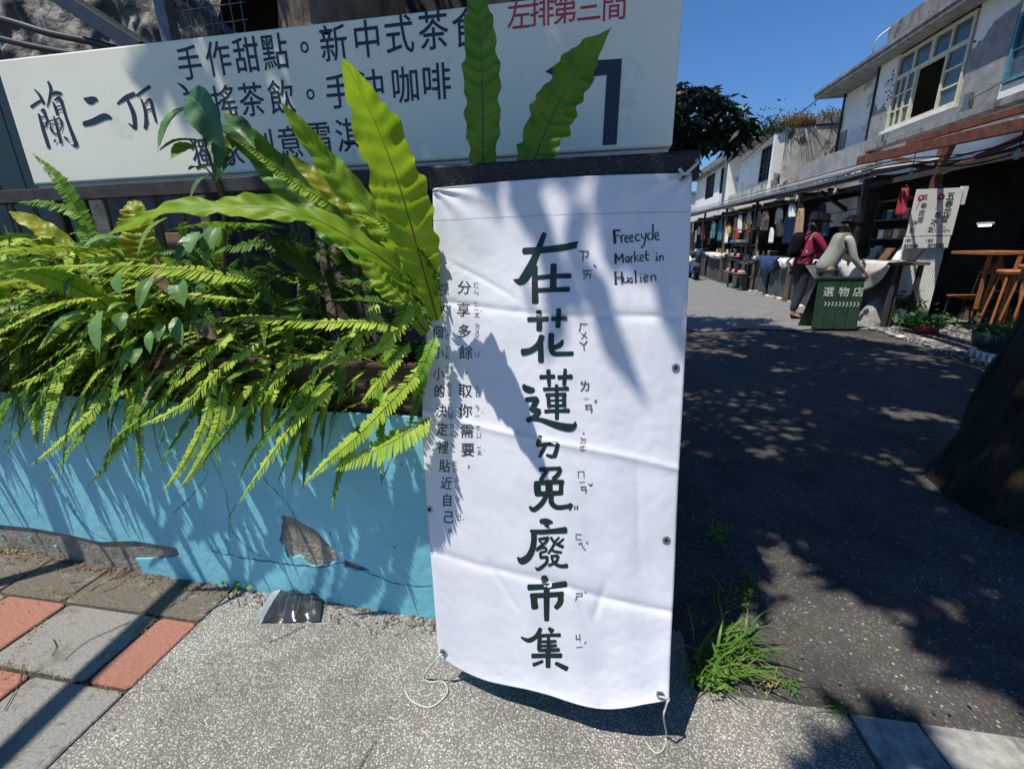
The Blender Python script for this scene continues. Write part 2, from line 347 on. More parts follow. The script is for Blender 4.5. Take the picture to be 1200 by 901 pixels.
# paint skin with holes, cut as a 2-D filled curve in (s,z)
holes=[[(331,603),(345,605),(368,618),(392,642),(398,655),(388,661),(366,663),(352,650),(338,655),(334,640),(328,632),(330,618)],
       [(404,655),(418,660),(436,668),(420,668),(404,663)],[(166,662),(190,655),(211,650),(205,641),(150,634),(120,636),(120,660)]]
def skin_outline():
    pts=[]
    for px,py in [(-420,600),(-200,604),(-60,612),(0,614),(40,618),(75,624),(118,634),(160,633),(208,641),(212,650),(195,654),(160,654)]:
        p=wp(px,py); pts.append((p.x,max(p.z,.001)))
    pts.append((wp(168,660).x,-.03)); pts.append((xr,-.03)); pts.append((xr,WT)); 
    n=40
    for i in range(n+1):
        xx=xr+(xl-xr)*i/n; pts.append((xx,WT+.006*noise.noise(Vector((xx*9,0,0)))))
    return pts
cu=bpy.data.curves.new('skin','CURVE'); cu.dimensions='2D'; cu.fill_mode='BOTH'; cu.extrude=.003; cu.bevel_depth=.0012
def spl(pts):
    sp=cu.splines.new('POLY'); sp.points.add(len(pts)-1); sp.use_cyclic_u=True
    for i,(a,b) in enumerate(pts): sp.points[i].co=(a,b,0,1)
def jag(pts,amp=.004,per=4):
    out=[];n=len(pts)
    for i in range(n):
        a=pts[i];b=pts[(i+1)%n]
        for k in range(per): t=k/per; out.append((a[0]+(b[0]-a[0])*t+rng.uniform(-amp,amp),a[1]+(b[1]-a[1])*t+rng.uniform(-amp,amp)))
    return out
spl(skin_outline())
for h in holes[:2]: spl(jag([(wp(a,b).x,wp(a,b).z) for a,b in h],.0035))
for i in range(26):   # small flakes
    hx=rng.uniform(-2.8,-.5); hz=rng.uniform(.06,.7); r=rng.uniform(.0025,.007)
    spl([(hx+r*math.cos(a)*rng.uniform(.6,1.5),hz+r*math.sin(a)*rng.uniform(.5,1)) for a in [k*PI/3.5 for k in range(7)]])
tmp=bpy.data.objects.new('skin',cu); COL.objects.link(tmp); bpy.context.view_layer.update()
me=bpy.data.meshes.new_from_object(tmp.evaluated_get(bpy.context.evaluated_depsgraph_get()))
b=MB(); b.add([(p.co.x,wy(p.co.x)+(-p.co.z if False else 0)-p.co.z,p.co.y) for p in me.vertices],[tuple(p.vertices) for p in me.polygons]); b.build('paint_skin','blue',wall)
COL.objects.unlink(tmp); bpy.data.objects.remove(tmp)
# rough mortar bulging in the chips and at the foot
b=MB()
def chipfn(u,v):
    x=-1.30+u*.42;z=.02+v*.24
    return (x,wy(x)+.004-.003*noise.noise(Vector((x*30,z*30,0))),z)
b.grid(chipfn,20,14); b.build('mortar','chip',wall,smooth=True)
# long cracks
b=MB()
def crack(pxs,w=.0009):
    P=[wp(a,c) for a,c in pxs]; P=resample(catmull([Vector(p) for p in P],4),len(pxs)*4)
    P=[p+Vector((rng.uniform(-.004,.004),0,rng.uniform(-.004,.004))) for p in P]
    for a,c in zip(P,P[1:]):
        t=(c-a).normalized();n=Vector((-t.z,0,t.x))*w*rng.uniform(.4,1.3);o=Vector((0,-.0052,0))
        a=Vector((a.x,wy(a.x),a.z))+o;c=Vector((c.x,wy(c.x),c.z))+o
        b.add([a-n,c-n,c+n,a+n],[(0,1,2,3)])
crack([(250,645),(285,652),(320,657),(372,663),(404,658),(437,672),(470,683),(506,685)],.0017)
crack([(243,527),(260,560),(270,600),(268,650)]); crack([(82,592),(105,620),(130,632)]); crack([(65,545),(78,575),(92,605)])
crack([(278,590),(268,612),(290,640),(320,656)]); crack([(205,600),(235,570),(246,548)],.001); crack([(310,560),(345,600),(350,640)],.0012)
crack([(455,470),(462,520),(450,560)],.001)
b.build('crack','crack',wall)
# back wall, end wall, soil
b=MB(); b.prism([(xl,1.80,-.06),(xr,1.58,-.06),(xr,1.66,-.06),(xl,1.88,-.06)],(0,0,WT+.02)); b.build('back_wall','concrete',wall)
b=MB(); b.prism([(xr-.1,wy(xr)+.135,-.06),(xr,wy(xr)+.135,-.06),(xr,1.575,-.06),(xr-.1,1.57,-.06)],(0,0,WT)); b.build('end_wall','blue',wall)
def soilf(u,v):
    x=xl+.02+u*(xr-xl-.14); y=(wy(x)+.13)*(1-v)+(1.55-.06*(x+.3)/1)*v
    return (x,y,WT-.06+.03*noise.noise(Vector((x*5,y*8,1))))
MB().grid(soilf,60,10).build('soil','soil',wall,smooth=True)
# brown trough planters on the wall
def trough(x0,x1,label):
    yA=wy((x0+x1)/2)
    t=thing('planter_trough',label,'planter',((x0+x1)/2,yA+.12,WT),'brown trough planters on the wall')
    b=MB();y0,y1=yA+.02,yA+.22;z0,z1=WT-.02,WT+.15
    for (a0,b0,a1,b1) in ((x0,y0,x1,y0+.012),(x0,y1-.012,x1,y1),(x0,y0+.0125,x0+.012,y1-.0125),(x1-.012,y0+.0125,x1,y1-.0125)): b.box(a0,b0,z0,a1,b1,z1)
    b.build('trough_side','brown_plastic',t,bevel=.003)
    b=MB()
    for k in range(3): b.box(x0-.004,y0-.006,z0+.03+k*.035,x1+.004,y0-.0005,z0+.045+k*.035)
    b.build('moulded_rib','brown_plastic',t,bevel=.002)
    MB().box(x0-.008,y0-.014,z1+.001,x1+.008,y0+.016,z1+.016).build('rim','brown_plastic',t,bevel=.003)
    MB().box(x0+.014,y0+.0135,z0,x1-.014,y1-.014,z1-.02).build('soil','soil',t)
trough(-1.02,-.50,'brown plastic trough planter with ribbed side beside the banner')
trough(-1.62,-1.06,'brown plastic trough planter hidden among ferns left of the first')
# ================================================================== PILLAR
pil=thing('gate_pillar','dark speckled granite gate pillar behind the white banner','pillar',(0,1.3,0))
MB().box(-.42,1.235,-.06,.225,1.56,1.44).build('shaft','granite',pil,bevel=.004)
MB().box(-.44,1.222,1.442,.242,1.58,1.505).build('cap','granite',pil,bevel=.006)
# small metal box on its right side
mb=thing('meter_box','small grey metal box fixed to right side of the pillar','box',(.24,1.42,.62))
MB().box(.227,1.36,.50,.262,1.50,.70).build('case','grey_metal',mb,bevel=.004); MB().box(.263,1.365,.51,.268,1.495,.69).build('lid','bar',mb)
# ================================================================== BANNER
Lp=[(507,221),(508,300),(502,360),(497,440),(495,500),(501,600),(508,690),(514,768)]
Rp=[(811,203),(808,300),(804,390),(799,490),(794,580),(790,680),(786,760),(784,826)]
def vcurve(P,v):
    n=len(P)-1; f=min(max(v,0),1)*n; i=min(int(f),n-1); t=f-i
    a=P[max(i-1,0)];b_=P[i];c=P[i+1];d=P[min(i+2,n)]
    return [.5*((2*b_[k])+(c[k]-a[k])*t+(2*a[k]-5*b_[k]+4*c[k]-d[k])*t*t+(3*b_[k]-a[k]-3*c[k]+d[k])*t**3) for k in (0,1)]
def bpix(u,v):
    l=vcurve(Lp,v); r=vcurve(Rp,v)
    x=l[0]*(1-u)+r[0]*u; y=l[1]*(1-u)+r[1]*u
    y+= (22*max(math.sin(PI*min(max(u*1.02,0),1)),0)**.9+4*math.sin(u*11))*max(v-.72,0)/.28*1.0
    y+= -4*math.sin(PI*u)*(1-v)**4 + (5*math.sin(PI*u)*min(v/.3,1) if v<.9 else 5*math.sin(PI*u)*(1-v)/.1)
    return x,y
def bdepth(u,v):
    Y=1.212-(.235+.10*math.sin(PI*min(max(u,0),1)*.62)**1.0)*v**1.1
    Y+=.010*math.sin(u*PI*2.2+.7)*math.sin(PI*min(v*1.1,1))
    Y+=.0045*math.sin(u*31+2*math.sin(v*5))*(.25+.75*v)*.5
    for k,(vc,s) in enumerate(((.265,1),(.525,-1),(.775,1))):      # packing folds: creases
        vv=v-vc-.006*math.sin(u*5+k); Y+=s*.0065*math.exp(-abs(vv)/.007)-.002*s*math.exp(-(vv/.05)**2)
    Y+=.0025*math.exp(-abs(u-.5+.01*math.sin(v*9))/.006)*.3
    q=math.hypot((u-.0)*.65,(v-.0)*1.4); Y+=.006*math.sin(math.atan2(v*1.4,u*.65+.01)*13)*math.exp(-q/.12)   # pull creases from the tied corners
    q=math.hypot((1-u)*.65,v*1.4); Y+=.005*math.sin(math.atan2(v*1.4,(1-u)*.65+.01)*12)*math.exp(-q/.10)
    for (cu_,cv_,an,ln,am) in ((.62,.79,1.2,.05,.004),(.70,.78,1.9,.05,.004),(.30,.80,.9,.06,.003),(.83,.10,1.1,.09,.004),(.2,.2,.6,.10,.004),(.85,.62,1.5,.10,.002)):
        du=(u-cu_)*.65;dv=(v-cv_)*1.4;c_,s_=math.cos(an),math.sin(an);a=du*c_+dv*s_;b2=-du*s_+dv*c_
        Y+=am*math.exp(-(b2/.008)**2-(a/ln)**2)
    Y+=.0016*noise.noise(Vector((u*9,v*18,3)))+.0008*noise.noise(Vector((u*30,v*60,8)))
    return Y
def S(u,v,off=0):
    x,y=bpix(u,v); p=PY(x,y,bdepth(u,v))
    if off: p=p-ray(x,y).normalized()*off
    return p
def inv(px,py):
    u=(px-505)/300; v=(py-215)/590
    for _ in range(12):
        x,y=bpix(u,v); e=1e-3
        xu,yu=bpix(u+e,v); xv,yv=bpix(u,v+e)
        a,b_,c,d=(xu-x)/e,(xv-x)/e,(yu-y)/e,(yv-y)/e; D=a*d-b_*c
        ex,ey=px-x,py-y
        u+=(d*ex-b_*ey)/D; v+=(-c*ex+a*ey)/D
        u=min(max(u,.001),.996); v=min(max(v,.001),.996)
    return u,v
ban=thing('banner','tall white cloth banner with large hand-painted dark green Chinese characters','banner',(-.1,1.0,0))
b=MB(); b.grid(lambda u,v:S(u,v),110,220); cl=b.build('cloth','banner',ban,smooth=True,solid=.0008)
# hem stitching
for v0 in (.075,):
    b=MB()
    for i in range(90):
        u=i/90; a=S(u,v0,.0012);c=S(u+.007,v0,.0012);b.add([a,c,c+Vector((0,0,.0011)),a+Vector((0,0,.0011))],[(0,1,2,3)])
    b.build('hem_stitching','thin_ink',ban)
_lv=[0]
def on_banner(b,vs,fs,tf):
    _lv[0]+=1; off=.0012+.00012*(_lv[0]%14)
    out=[]
    for x,y in vs:
        u,v=inv(*tf(x,y)); out.append(S(u,v,off))
    b.add(out,fs)
CH={
'在':(590,260,9.008,[[(215,310,72),(450,295,72),(650,268,72),(760,248,66)],[(700,250,60),(755,232,45),(785,215,20)],[(432,125,52),(400,210,60),(335,370,75),(260,530,98),(190,625,90),(130,620,40),(105,608,8)],[(330,470,60),(330,650,64),(335,850,72)],[(350,590,48),(530,575,50),(705,570,55)],[(530,455,64),(525,580,70),(525,700,72)],[(350,722,45),(520,718,50),(690,712,54)]]),
'花':(590,350,9.008,[[(262,220,52),(380,217,48),(465,214,54)],[(372,135,60),(378,230,60),(376,330,60)],[(515,214,50),(600,210,44),(660,208,52)],[(583,115,52),(580,210,50),(573,300,52)],[(405,395,60),(370,480,62),(290,545,62),(200,565,75)],[(388,440,58),(392,560,58),(395,660,62)],[(505,375,60),(503,500,62),(525,575,55),(620,583,52),(730,580,50)],[(622,440,28),(600,485,55),(530,520,48)]]),
'蓮':(590,420,9.008,[[(390,197,50),(460,195,44),(535,192,50)],[(473,125,46),(477,200,46),(483,290,36)],[(580,200,48),(650,196,42),(718,193,54)],[(652,115,36),(645,200,42),(640,280,40)],[(212,280,36),(235,315,70),(285,335,72),(318,330,50)],[(240,435,52),(345,430,60),(325,490,62),(295,545,60)],[(300,548,52),(372,552,52),(340,605,56),(255,655,56)],[(265,645,30),(380,645,46),(500,685,64),(620,720,82),(710,728,84),(752,700,50),(757,665,10)],[(425,325,40),(550,322,34),(680,316,42)],[(450,385,40),(550,380,36),(655,378,40)],[(468,385,38),(475,450,40),(480,510,42)],[(640,380,40),(638,450,42),(642,505,44)],[(475,445,26),(560,442,26),(640,440,26)],[(480,500,34),(560,499,34),(640,496,36)],[(440,560,44),(560,553,40),(690,552,48)],[(560,280,36),(563,450,42),(564,640,44)]]),
'的':(600,500,8.19,[[(272,90,38),(255,140,40),(243,178,36)],[(243,180,34),(330,167,36),(435,162,42)],[(438,165,38),(425,225,42),(405,285,46)],[(410,285,30),(370,283,34),(332,270,26)],[(318,175,38),(290,235,38),(262,292,22)]]),
'免':(600,500,8.19,[[(270,410,46),(370,402,36),(462,400,40)],[(462,405,40),(445,450,42),(395,500,40)],[(335,420,38),(305,465,40),(272,508,34)],[(222,540,40),(360,530,46),(490,528,40)],[(240,540,62),(242,600,66),(246,650,60)],[(474,530,44),(470,600,46),(468,645,50)],[(245,645,48),(360,640,52),(470,635,46)],[(355,540,66),(355,590,72),(355,640,66)],[(330,660,46),(285,735,50),(210,795,48),(172,768,30)],[(378,650,48),(378,725,52),(430,772,48),(530,765,44),(568,748,44)],[(572,745,30),(560,780,26),(553,802,12)],[(602,760,11),(603,792,11)],[(630,756,11),(624,792,11)]]),
'廢':(590,600,10.91,[[(475,115,60),(550,120,82),(622,130,34)],[(545,160,60),(582,198,18)],[(345,238,34),(450,252,62),(600,245,62),(795,228,86)],[(385,250,74),(388,360,72),(365,480,76),(310,580,86),(230,620,92),(178,575,16)],[(452,345,36),(510,335,36),(572,325,38)],[(568,330,36),(535,385,36),(430,465,34)],[(460,368,26),(500,408,28)],[(605,320,34),(655,390,42),(760,445,46)],[(712,322,28),(660,372,30)],[(770,340,26),(705,398,32)],[(650,405,36),(605,480,34),(572,528,28)],[(420,485,34),(480,458,34),(540,452,34)],[(538,455,32),(545,495,30),(470,515,34)],[(470,520,34),(478,585,38)],[(478,580,36),(560,570,38)],[(558,575,38),(545,650,42),(445,728,46),(408,702,14)],[(610,465,34),(650,500,36),(740,512,32)],[(605,560,32),(700,556,34)],[(700,560,34),(670,630,36),(578,682,36)],[(615,575,34),(645,645,38),(725,688,46),(812,682,56)]]),
'市':(590,665,6.93,[[(330,72,46),(333,95,64),(335,115,50)],[(205,160,52),(350,152,46),(505,133,54)],[(225,228,44),(350,222,42),(480,214,46)],[(245,230,56),(250,290,56),(255,325,58)],[(465,215,44),(460,280,50),(425,325,40)],[(350,170,48),(350,290,48),(350,425,40)]]),
'集':(590,665,6.93,[[(300,495,34),(268,555,38),(205,590,38),(145,565,16)],[(295,540,34),(292,600,34),(290,665,36)],[(370,492,28),(395,515,44)],[(295,552,30),(380,548,28),(458,546,32)],[(300,600,22),(425,596,24)],[(300,635,22),(428,630,24)],[(285,670,28),(450,665,30)],[(365,550,26),(365,670,26)],[(235,716,42),(350,714,38),(468,714,42)],[(360,680,42),(362,750,42),(362,805,40)],[(318,758,26),(280,775,28),(243,788,32)],[(425,775,30),(470,798,38),(515,820,42)]]),
}
for ch,(ox,oy,sc,strokes) in CH.items():
    b=MB()
    for s_ in strokes:
        vs,fs=stroke_poly(s_); on_banner(b,vs,fs,lambda x,y:(ox+x/sc,oy+y/sc))
    b.build('character','ink',ban)
def put_text(b,txt,cx,cy,size,bold=0,rot=0,sx=1,shear=0):
    vs,fs,w,h=glyphs(txt,bold)
    if not vs: return
    c,s_=math.cos(rot),math.sin(rot)
    on_banner(b,vs,fs,lambda x,y:(cx+((x*sx+shear*y)*c+y*s_)*size,cy+((x*sx)*s_-y*c)*size))
zh=[('ㄗ',684,300,15),('ㄞ',688,322,13),('ˋ',697,312,14),('ㄏ',683,384,12),('ㄨ',684,393,10),('ㄚ',684,405,13),('ㄌ',685,452,14),('一',687,467,7),('ㄢ',690,479,12),('ˊ',698,470,13),('˙',684,508,14),('ㄉ',683,516,9),('ㄜ',683,525,9),('ㄇ',681,556,10),('一',682,565,7),('ㄢ',684,574,10),('ˇ',692,568,12),('ㄈ',678,629,9),('ㄟ',682,640,12),('ˋ',688,636,11),('ㄕ',678,699,11),('ˋ',686,694,10),('ㄐ',677,747,10),('一',679,758,8),('ˊ',686,753,10)]
def one(name,mat,*a):
    b=MB(); put_text(b,*a)
    if b.v: b.build(name,mat,ban)
for t,x,y,s_ in zh: one('phonetic_mark','thin_ink',t,x,y,s_*(1.7 if t in 'ˋˊˇ˙' else 1),.010 if t not in 'ˋˊˇ˙' else .004,rng.uniform(-.15,.1))
c1=[('分',544,337),('享',543,363),('多',544,388),('餘',546,413),('，',546,437),('取',545,458),('你',545,481),('需',547,505),('要',548,527),('，',549,547)]
c2=[('在',513,339),('每',514,365),('個',513,389),('小',514,413),('小',514,438),('的',515,458),('決',517,481),('定',518,503),('裡',519,524),('貼',521,546),('近',523,566),('自',524,586),('己',526,606),('。',527,622)]
for t,x,y in c1: one('small_character','small_ink',t,x,y,17 if t!='，' else 12,.004,rng.uniform(-.06,.06))
for t,x,y in c2: one('small_character','small_ink',t,x,y,16 if t not in '。' else 13,.004,rng.uniform(-.06,.06)+.05,.85)
for t,x,y in [('ㄈ',558,334),('ㄣ',558,343),('ㄒ',557,357),('ㄧ',558,363),('ㄤ',559,369),('ˇ',564,364),('ㄉ',559,382),('ㄨ',559,389),('ㄛ',559,396),('ㄩ',559,415),('ˊ',565,411),('ㄑ',559,455),('ㄩ',560,462),('ˇ',565,458),('ㄋ',559,478),('ㄧ',559,487),('ˇ',565,483),('ㄒ',560,502),('ㄩ',561,510),('ㄧ',561,524),('ㄠ',562,530),('ˋ',567,527),
              ('ㄗ',522,336),('ㄞ',523,343),('ㄇ',522,361),('ㄟ',524,367),('ㄍ',523,386),('ㄜ',524,394),('ㄒ',524,409),('ㄧ',524,413),('ㄠ',524,418),('ㄒ',525,433),('ㄧ',525,437),('ㄠ',525,442),('ㄉ',527,452),('ㄜ',527,461),('ㄐ',527,477),('ㄩ',528,483),('ㄝ',528,489),('ㄉ',529,499),('ㄥ',530,508),('ㄌ',530,522),('ㄧ',531,529),('ㄊ',532,543),('ㄝ',533,551),('ㄐ',534,563),('ㄣ',535,572),('ㄗ',536,586),('ˋ',541,586),('ㄐ',538,604),('ㄧ',538,609),('ˇ',543,608)]: one('phonetic_mark','thin_ink',t,x,y,7.5,.004,0,.9)
def hand_word(txt,x,y,size,rot,adv):
    cx=x
    for i,c in enumerate(txt):
        vs,fs,w,h=glyphs(c,.022)
        if c==' ': cx+=size*.42; continue
        wv,fv,ww,hh=vs,fs,w,h
        asc={'F':.36,'H':.36,'M':.36,'l':.36,'k':.36,'t':.32,'i':.36,'y':.16}.get(c,.27)
        yy=y-asc*size*.98+rng.uniform(-.6,.6)
        if c=='l' and txt.startswith('Free'): sz=(1,1.25)
        one('painted_letter','eng_ink',c,cx+w*size/2*.86,yy+math.sin(rot)*(cx-x),size*(1.0 if c not in 'FMH' else 1.02),.013,rot+rng.uniform(-.06,.06),.86)
        cx+=(w*.86+adv)*size
ENG={'F':[[(196,152,34),(202,225,32),(208,300,36)],[(188,156,20),(230,150,22),(265,156,24)],[(205,215,18),(250,210,16)]],
'r':[[(275,212,17),(285,294,20)],[(281,240,12),(292,214,13),(308,206,13)]],
'e':[[(325,252,13),(355,242,13),(350,214,13),(328,224,14),(322,262,15),(340,291,15),(366,284,13)]],
'e2':[[(380,247,13),(415,234,13),(408,206,13),(386,220,14),(380,256,15),(398,285,15),(424,274,13)]],
'c':[[(490,204,16),(464,198,15),(448,235,17),(462,270,17),(500,266,16)]],
'y':[[(513,190,14),(524,235,15),(550,240,14)],[(572,180,16),(562,260,17),(545,325,17),(515,356,17)]],
'c2':[[(625,187,15),(600,188,14),(590,225,16),(605,260,16),(634,256,14)]],
'l':[[(650,80,18),(652,170,19),(648,258,20)]],
'e3':[[(675,228,13),(715,212,13),(705,176,13),(682,190,14),(675,232,16),(695,264,16),(730,250,14)]],
'M':[[(212,425,24),(215,535,28)],[(214,430,20),(255,498,18)],[(255,498,16),(293,428,16)],[(297,425,17),(303,530,17)]],
'a':[[(366,462,13),(342,458,13),(334,500,14),(350,524,14),(369,500,12)],[(367,455,13),(374,528,14)]],
'r2':[[(392,458,14),(398,528,15)],[(396,485,10),(406,456,12),(420,450,12)]],
'k':[[(437,396,15),(441,522,16)],[(478,440,13),(446,476,12)],[(446,476,12),(487,512,14)]],
'e4':[[(500,482,12),(540,466,12),(528,439,12),(506,450,13),(500,490,14),(518,514,14),(545,502,12)]],
't':[[(574,388,16),(571,475,19),(588,502,17),(606,490,12)],[(555,441,13),(611,434,13)]],
'i':[[(697,450,15),(698,505,16)],[(694,420,17),(697,426,17)],[(681,503,9),(716,500,9)]],
'n':[[(730,450,14),(733,505,15)],[(733,470,11),(752,446,13),(768,458,14),(773,503,14)]],
'H':[[(210,640,22),(215,775,24)],[(285,636,20),(290,770,22)],[(210,706,16),(290,698,16)],[(195,641,9),(235,638,9)],[(198,778,9),(236,776,9)]],
'u':[[(308,700,13),(310,748,14),(333,762,14),(356,738,12)],[(355,698,13),(361,762,14)]],
'a2':[[(402,712,12),(380,712,13),(374,746,14),(390,763,13),(406,740,12)],[(405,705,13),(411,766,14)]],
'l2':[[(446,624,19),(451,755,20)],[(431,630,10),(447,625,10)],[(436,757,9),(468,755,9)]],
'i2':[[(508,695,15),(512,748,15)],[(505,661,16),(507,667,16)],[(492,750,8),(530,746,8)]],
'e5':[[(546,716,13),(590,706,13),(580,676,13),(553,685,14),(545,726,15),(565,750,15),(596,738,13)]],
'n2':[[(628,684,14),(632,746,15)],[(633,702,12),(655,676,13),(679,686,14),(686,742,14)]]}
for k_,st_ in ENG.items():
    b=MB()
    for s_ in st_:
        vs,fs=stroke_poly(s_); on_banner(b,vs,fs,lambda x,y:(700+x/10,255+y/10))
    b.build('painted_letter','eng_ink',ban)
# eyelets
def ringm(b,u,v,r0,r1,off):
    c=S(u,v,off); e=.004; du=(S(u+e,v,off)-c).normalized(); dv=(S(u,v+e,off)-c); dv=(dv-du*dv.dot(du)).normalized()
    n=16; vs=[]
    nn=du.cross(dv)
    if nn.y>0: nn=-nn
    for r,o in ((r0,0),(r1*.5+r0*.5,.0015),(r1,0)):
        for j in range(n): a=2*PI*j/n; vs.append(c+(du*math.cos(a)+dv*math.sin(a))*r+nn*o)
    b.add(vs,[(k*n+j,k*n+(j+1)%n,(k+1)*n+(j+1)%n,(k+1)*n+j) for k in (0,1) for j in range(n)])
    return c,du,dv
EY=[]
for px,py in ((801,208),(792,431),(781,633),(774,814),(503,597),(519,764)):
    u,v=inv(px,py); b=MB(); c,du,dv=ringm(b,u,v,.0045,.0105,.009 if py<300 or py>760 else .0025); ob=b.build('eyelet','eyelet',ban,smooth=True); EY.append(c)
    h=MB(); h.add([c+(du*math.cos(2*PI*j/12)+dv*math.sin(2*PI*j/12))*.0046-Vector((0,.001,0)) for j in range(12)],[tuple(range(12))]); h.build('eyelet_hole','hole',ob)
# cords
def cord(label,pts,r=.0035,name='cord'):
    b=MB(); b.tube(catmull(pts,6),r,6); o=b.build(name,'rope',None,smooth=True,origin=pts[0]); tag(o,label,'cord'); return o
P=EY[3]; g=lambda x,y,z=.004:G(x,y,z)
cord('pale cord knotted through bottom right banner eyelet and trailing to the ground',[P+Vector((-.004,-.004,.0)),P+Vector((.008,-.008,.003)),P+Vector((.020,-.006,.0)),P+Vector((.016,-.010,-.008)),P+Vector((.013,-.010,-.03)),P+Vector((.011,-.010,-.06)),g(781,862,.012),g(778,876),g(770,882),g(762,876),g(757,868)],.0026)
cord('pale looped cord tied at bottom left banner eyelet curling over pebbles',[EY[5]+Vector((0,-.004,0)),EY[5]+Vector((-.02,-.012,-.02)),G(497,792,.02),G(504,799,.004),G(519,798,.004),G(524,812,.004),G(505,828,.004),G(484,822,.004),G(475,810,.004)],.003)
cord('thin dark twig end of cord lying under the banner edge',[G(515,801,.003),G(530,797,.003),G(545,792,.003)],.002)
P=EY[0]
cord('grey cord knot at top right banner eyelet',[P+Vector((-.012,-.006,.018)),P+Vector((0,-.012,.006)),P+Vector((.012,-.012,.014)),P+Vector((.028,-.004,.03)),P+Vector((.03,.02,.038))],.004)
# ================================================================== SHOP SIGN
SY=1.70
def sp(px,py,off=0): return PY(px,py,SY-off)
sg=thing('shop_sign','long cream signboard with navy Chinese lettering and a turning arrow','sign',(-1.1,SY+.04,1.6))
c=[sp(0,72),sp(40,218),sp(787,172),sp(800,-2)]
x0,x1=-2.405,.243; z0=1.598; zt=lambda x:2.062
b=MB(); b.prism([(x0,SY,z0),(x1,SY,z0+.002),(x1+.0,SY,2.045),(x0-.0,SY,2.062)],(0,.09,0)); b.build('panel','sign',sg,bevel=.008)
MB().box(x0+.01,SY+.01,z0-.018,x1-.01,SY+.08,z0-.001).build('lower_edge','sign_edge',sg)
def stext(b,txt,px,py,size,bold,off=.0016,sx=1,mat=None):
    vs,fs,w,h=glyphs(txt,bold); p=sp(px,py)
    b.add([(p.x+x*size*sx,SY-off,p.z+y*size) for x,y in vs],fs)
def sgl(t,px,py,size,bold=.008,mat='sign_ink',sx=1):
    b=MB(); stext(b,t,px,py,size,bold,sx=sx)
    if b.v: b.build('sign_character',mat,sg)
row1=[('手',222,74),('作',256,69),('甜',289,65),('點',322,61),('。',357,56),('新',391,51),('中',430,46),('式',468,41),('茶',508,36),('食',548,32)]
row2=[('手',229,124),('搖',263,120),('茶',295,117),('飲',330,114),('。',364,111),('手',397,107),('沖',434,103),('咖',475,100),('啡',512,96)]
row3=[('獨',238,180),('家',271,176),('創',307,171),('意',340,167),('霜',373,163),('淇',409,159),('淋',446,155)]
for t,x,y in row1: sgl(t,x,y,.118 if t!='。' else .11,.006,sx=.93)
for t,x,y in row2: sgl(t,x,y,.118 if t!='。' else .11,.006,sx=.93)
for t,x,y in row3: sgl(t,x,y,.118,.006,sx=.93)
for t,x,y in [('左',608,17),('排',635,13.5),('第',662,10.5),('三',690,9),('間',720,7)]: sgl(t,x,y,.086,.004,'red_ink',.95)
b=MB(); A=[(639,84),(683,56),(683,72),(729,69),(722.5,169.5),(706,170.5),(711,88),(683,91),(683,106)]
P=[sp(x,y,.002) for x,y in A]; b.add(P,[(0,1,2,7,8),(2,3,6,7),(3,4,5,6)]); b.build('arrow','sign_ink',sg)
BR={'蘭':[[(70,175,8),(115,225,22),(150,295,24)],[(45,322,26),(90,290,24),(135,262,18)],[(185,112,18),(207,175,24),(195,255,20),(176,325,8)],[(200,225,18),(245,205,32),(293,212,26)],[(107,380,18),(150,530,28),(192,660,26)],[(140,345,38),(155,375,24),(178,435,18),(160,490,14)],[(115,405,10),(160,402,12)],[(135,462,10),(178,450,12)],[(225,282,14),(245,330,22),(262,388,20)],[(238,268,14),(275,250,34),(300,300,24),(340,430,20),(420,640,32)],[(420,645,26),(375,635,8)],[(240,325,10),(285,312,12)],[(250,352,10),(295,345,12)],[(192,440,14),(240,428,12),(285,420,16),(297,480,14),(285,520,12)],[(198,490,10),(225,535,14),(275,548,14)],[(232,400,12),(262,510,18),(290,622,20)],[(200,450,10),(215,520,12)],[(225,472,10),(285,462,10)],[(244,590,14),(240,612,18)],[(318,570,14),(345,590,20)]],
'二':[[(480,250,10),(530,268,66),(572,262,50),(592,272,16)],[(482,462,44),(560,442,54),(650,402,58),(706,414,22)]],
'頂':[[(760,295,18),(830,245,42),(898,215,38)],[(845,270,26),(892,380,36),(905,500,32)],[(905,500,26),(850,458,8)],[(920,228,26),(970,190,26),(1025,155,32)],[(952,252,12),(985,340,24),(995,430,28),(990,498,30)],[(990,498,22),(1015,435,8)],[(985,300,14),(1028,258,22),(1055,360,24),(1080,450,14)],[(1000,350,14),(1045,335,14)]]}
for ch,st in BR.items():
    b=MB()
    for k,s_ in enumerate(st):
        vs,fs=stroke_poly(s_); o=.0014+.0001*k; b.add([sp(30+x/7.06,80+y/7.06,o) for x,y in vs],fs)
    b.build('brush_character','sign_ink',sg)
# fence carrying the sign
fe=thing('planter_fence','low fence of grey bars under a brown rail below the cream sign','fence',(-1.4,1.6,WT))
MB().box(-4.4,1.58,1.515,.0,1.62,1.565).build('top_rail','rail',fe,bevel=.003)
MB().box(-4.4,1.59,.92,-.45,1.61,.95).build('bottom_rail','rail',fe,bevel=.003)
bar=MB().tube([(0,0,.80),(0,0,1.5)],.0065,8); first=None
xb=-4.3
while xb<-.5:
    if first is None:
        t=MB().tube([(xb,1.60,.80),(xb,1.60,1.514)],.0065,8); first=t.build('bar','bar',fe,smooth=True); fx=xb
    else:
        o=first.copy(); COL.objects.link(o); o.location.x+=xb-fx
    xb+=.118
for xx in (-2.46,-1.2,-.02):
    MB().box(xx-.018,1.793,.7,xx+.018,1.83,2.0).build('sign_post','dark_metal',fe)
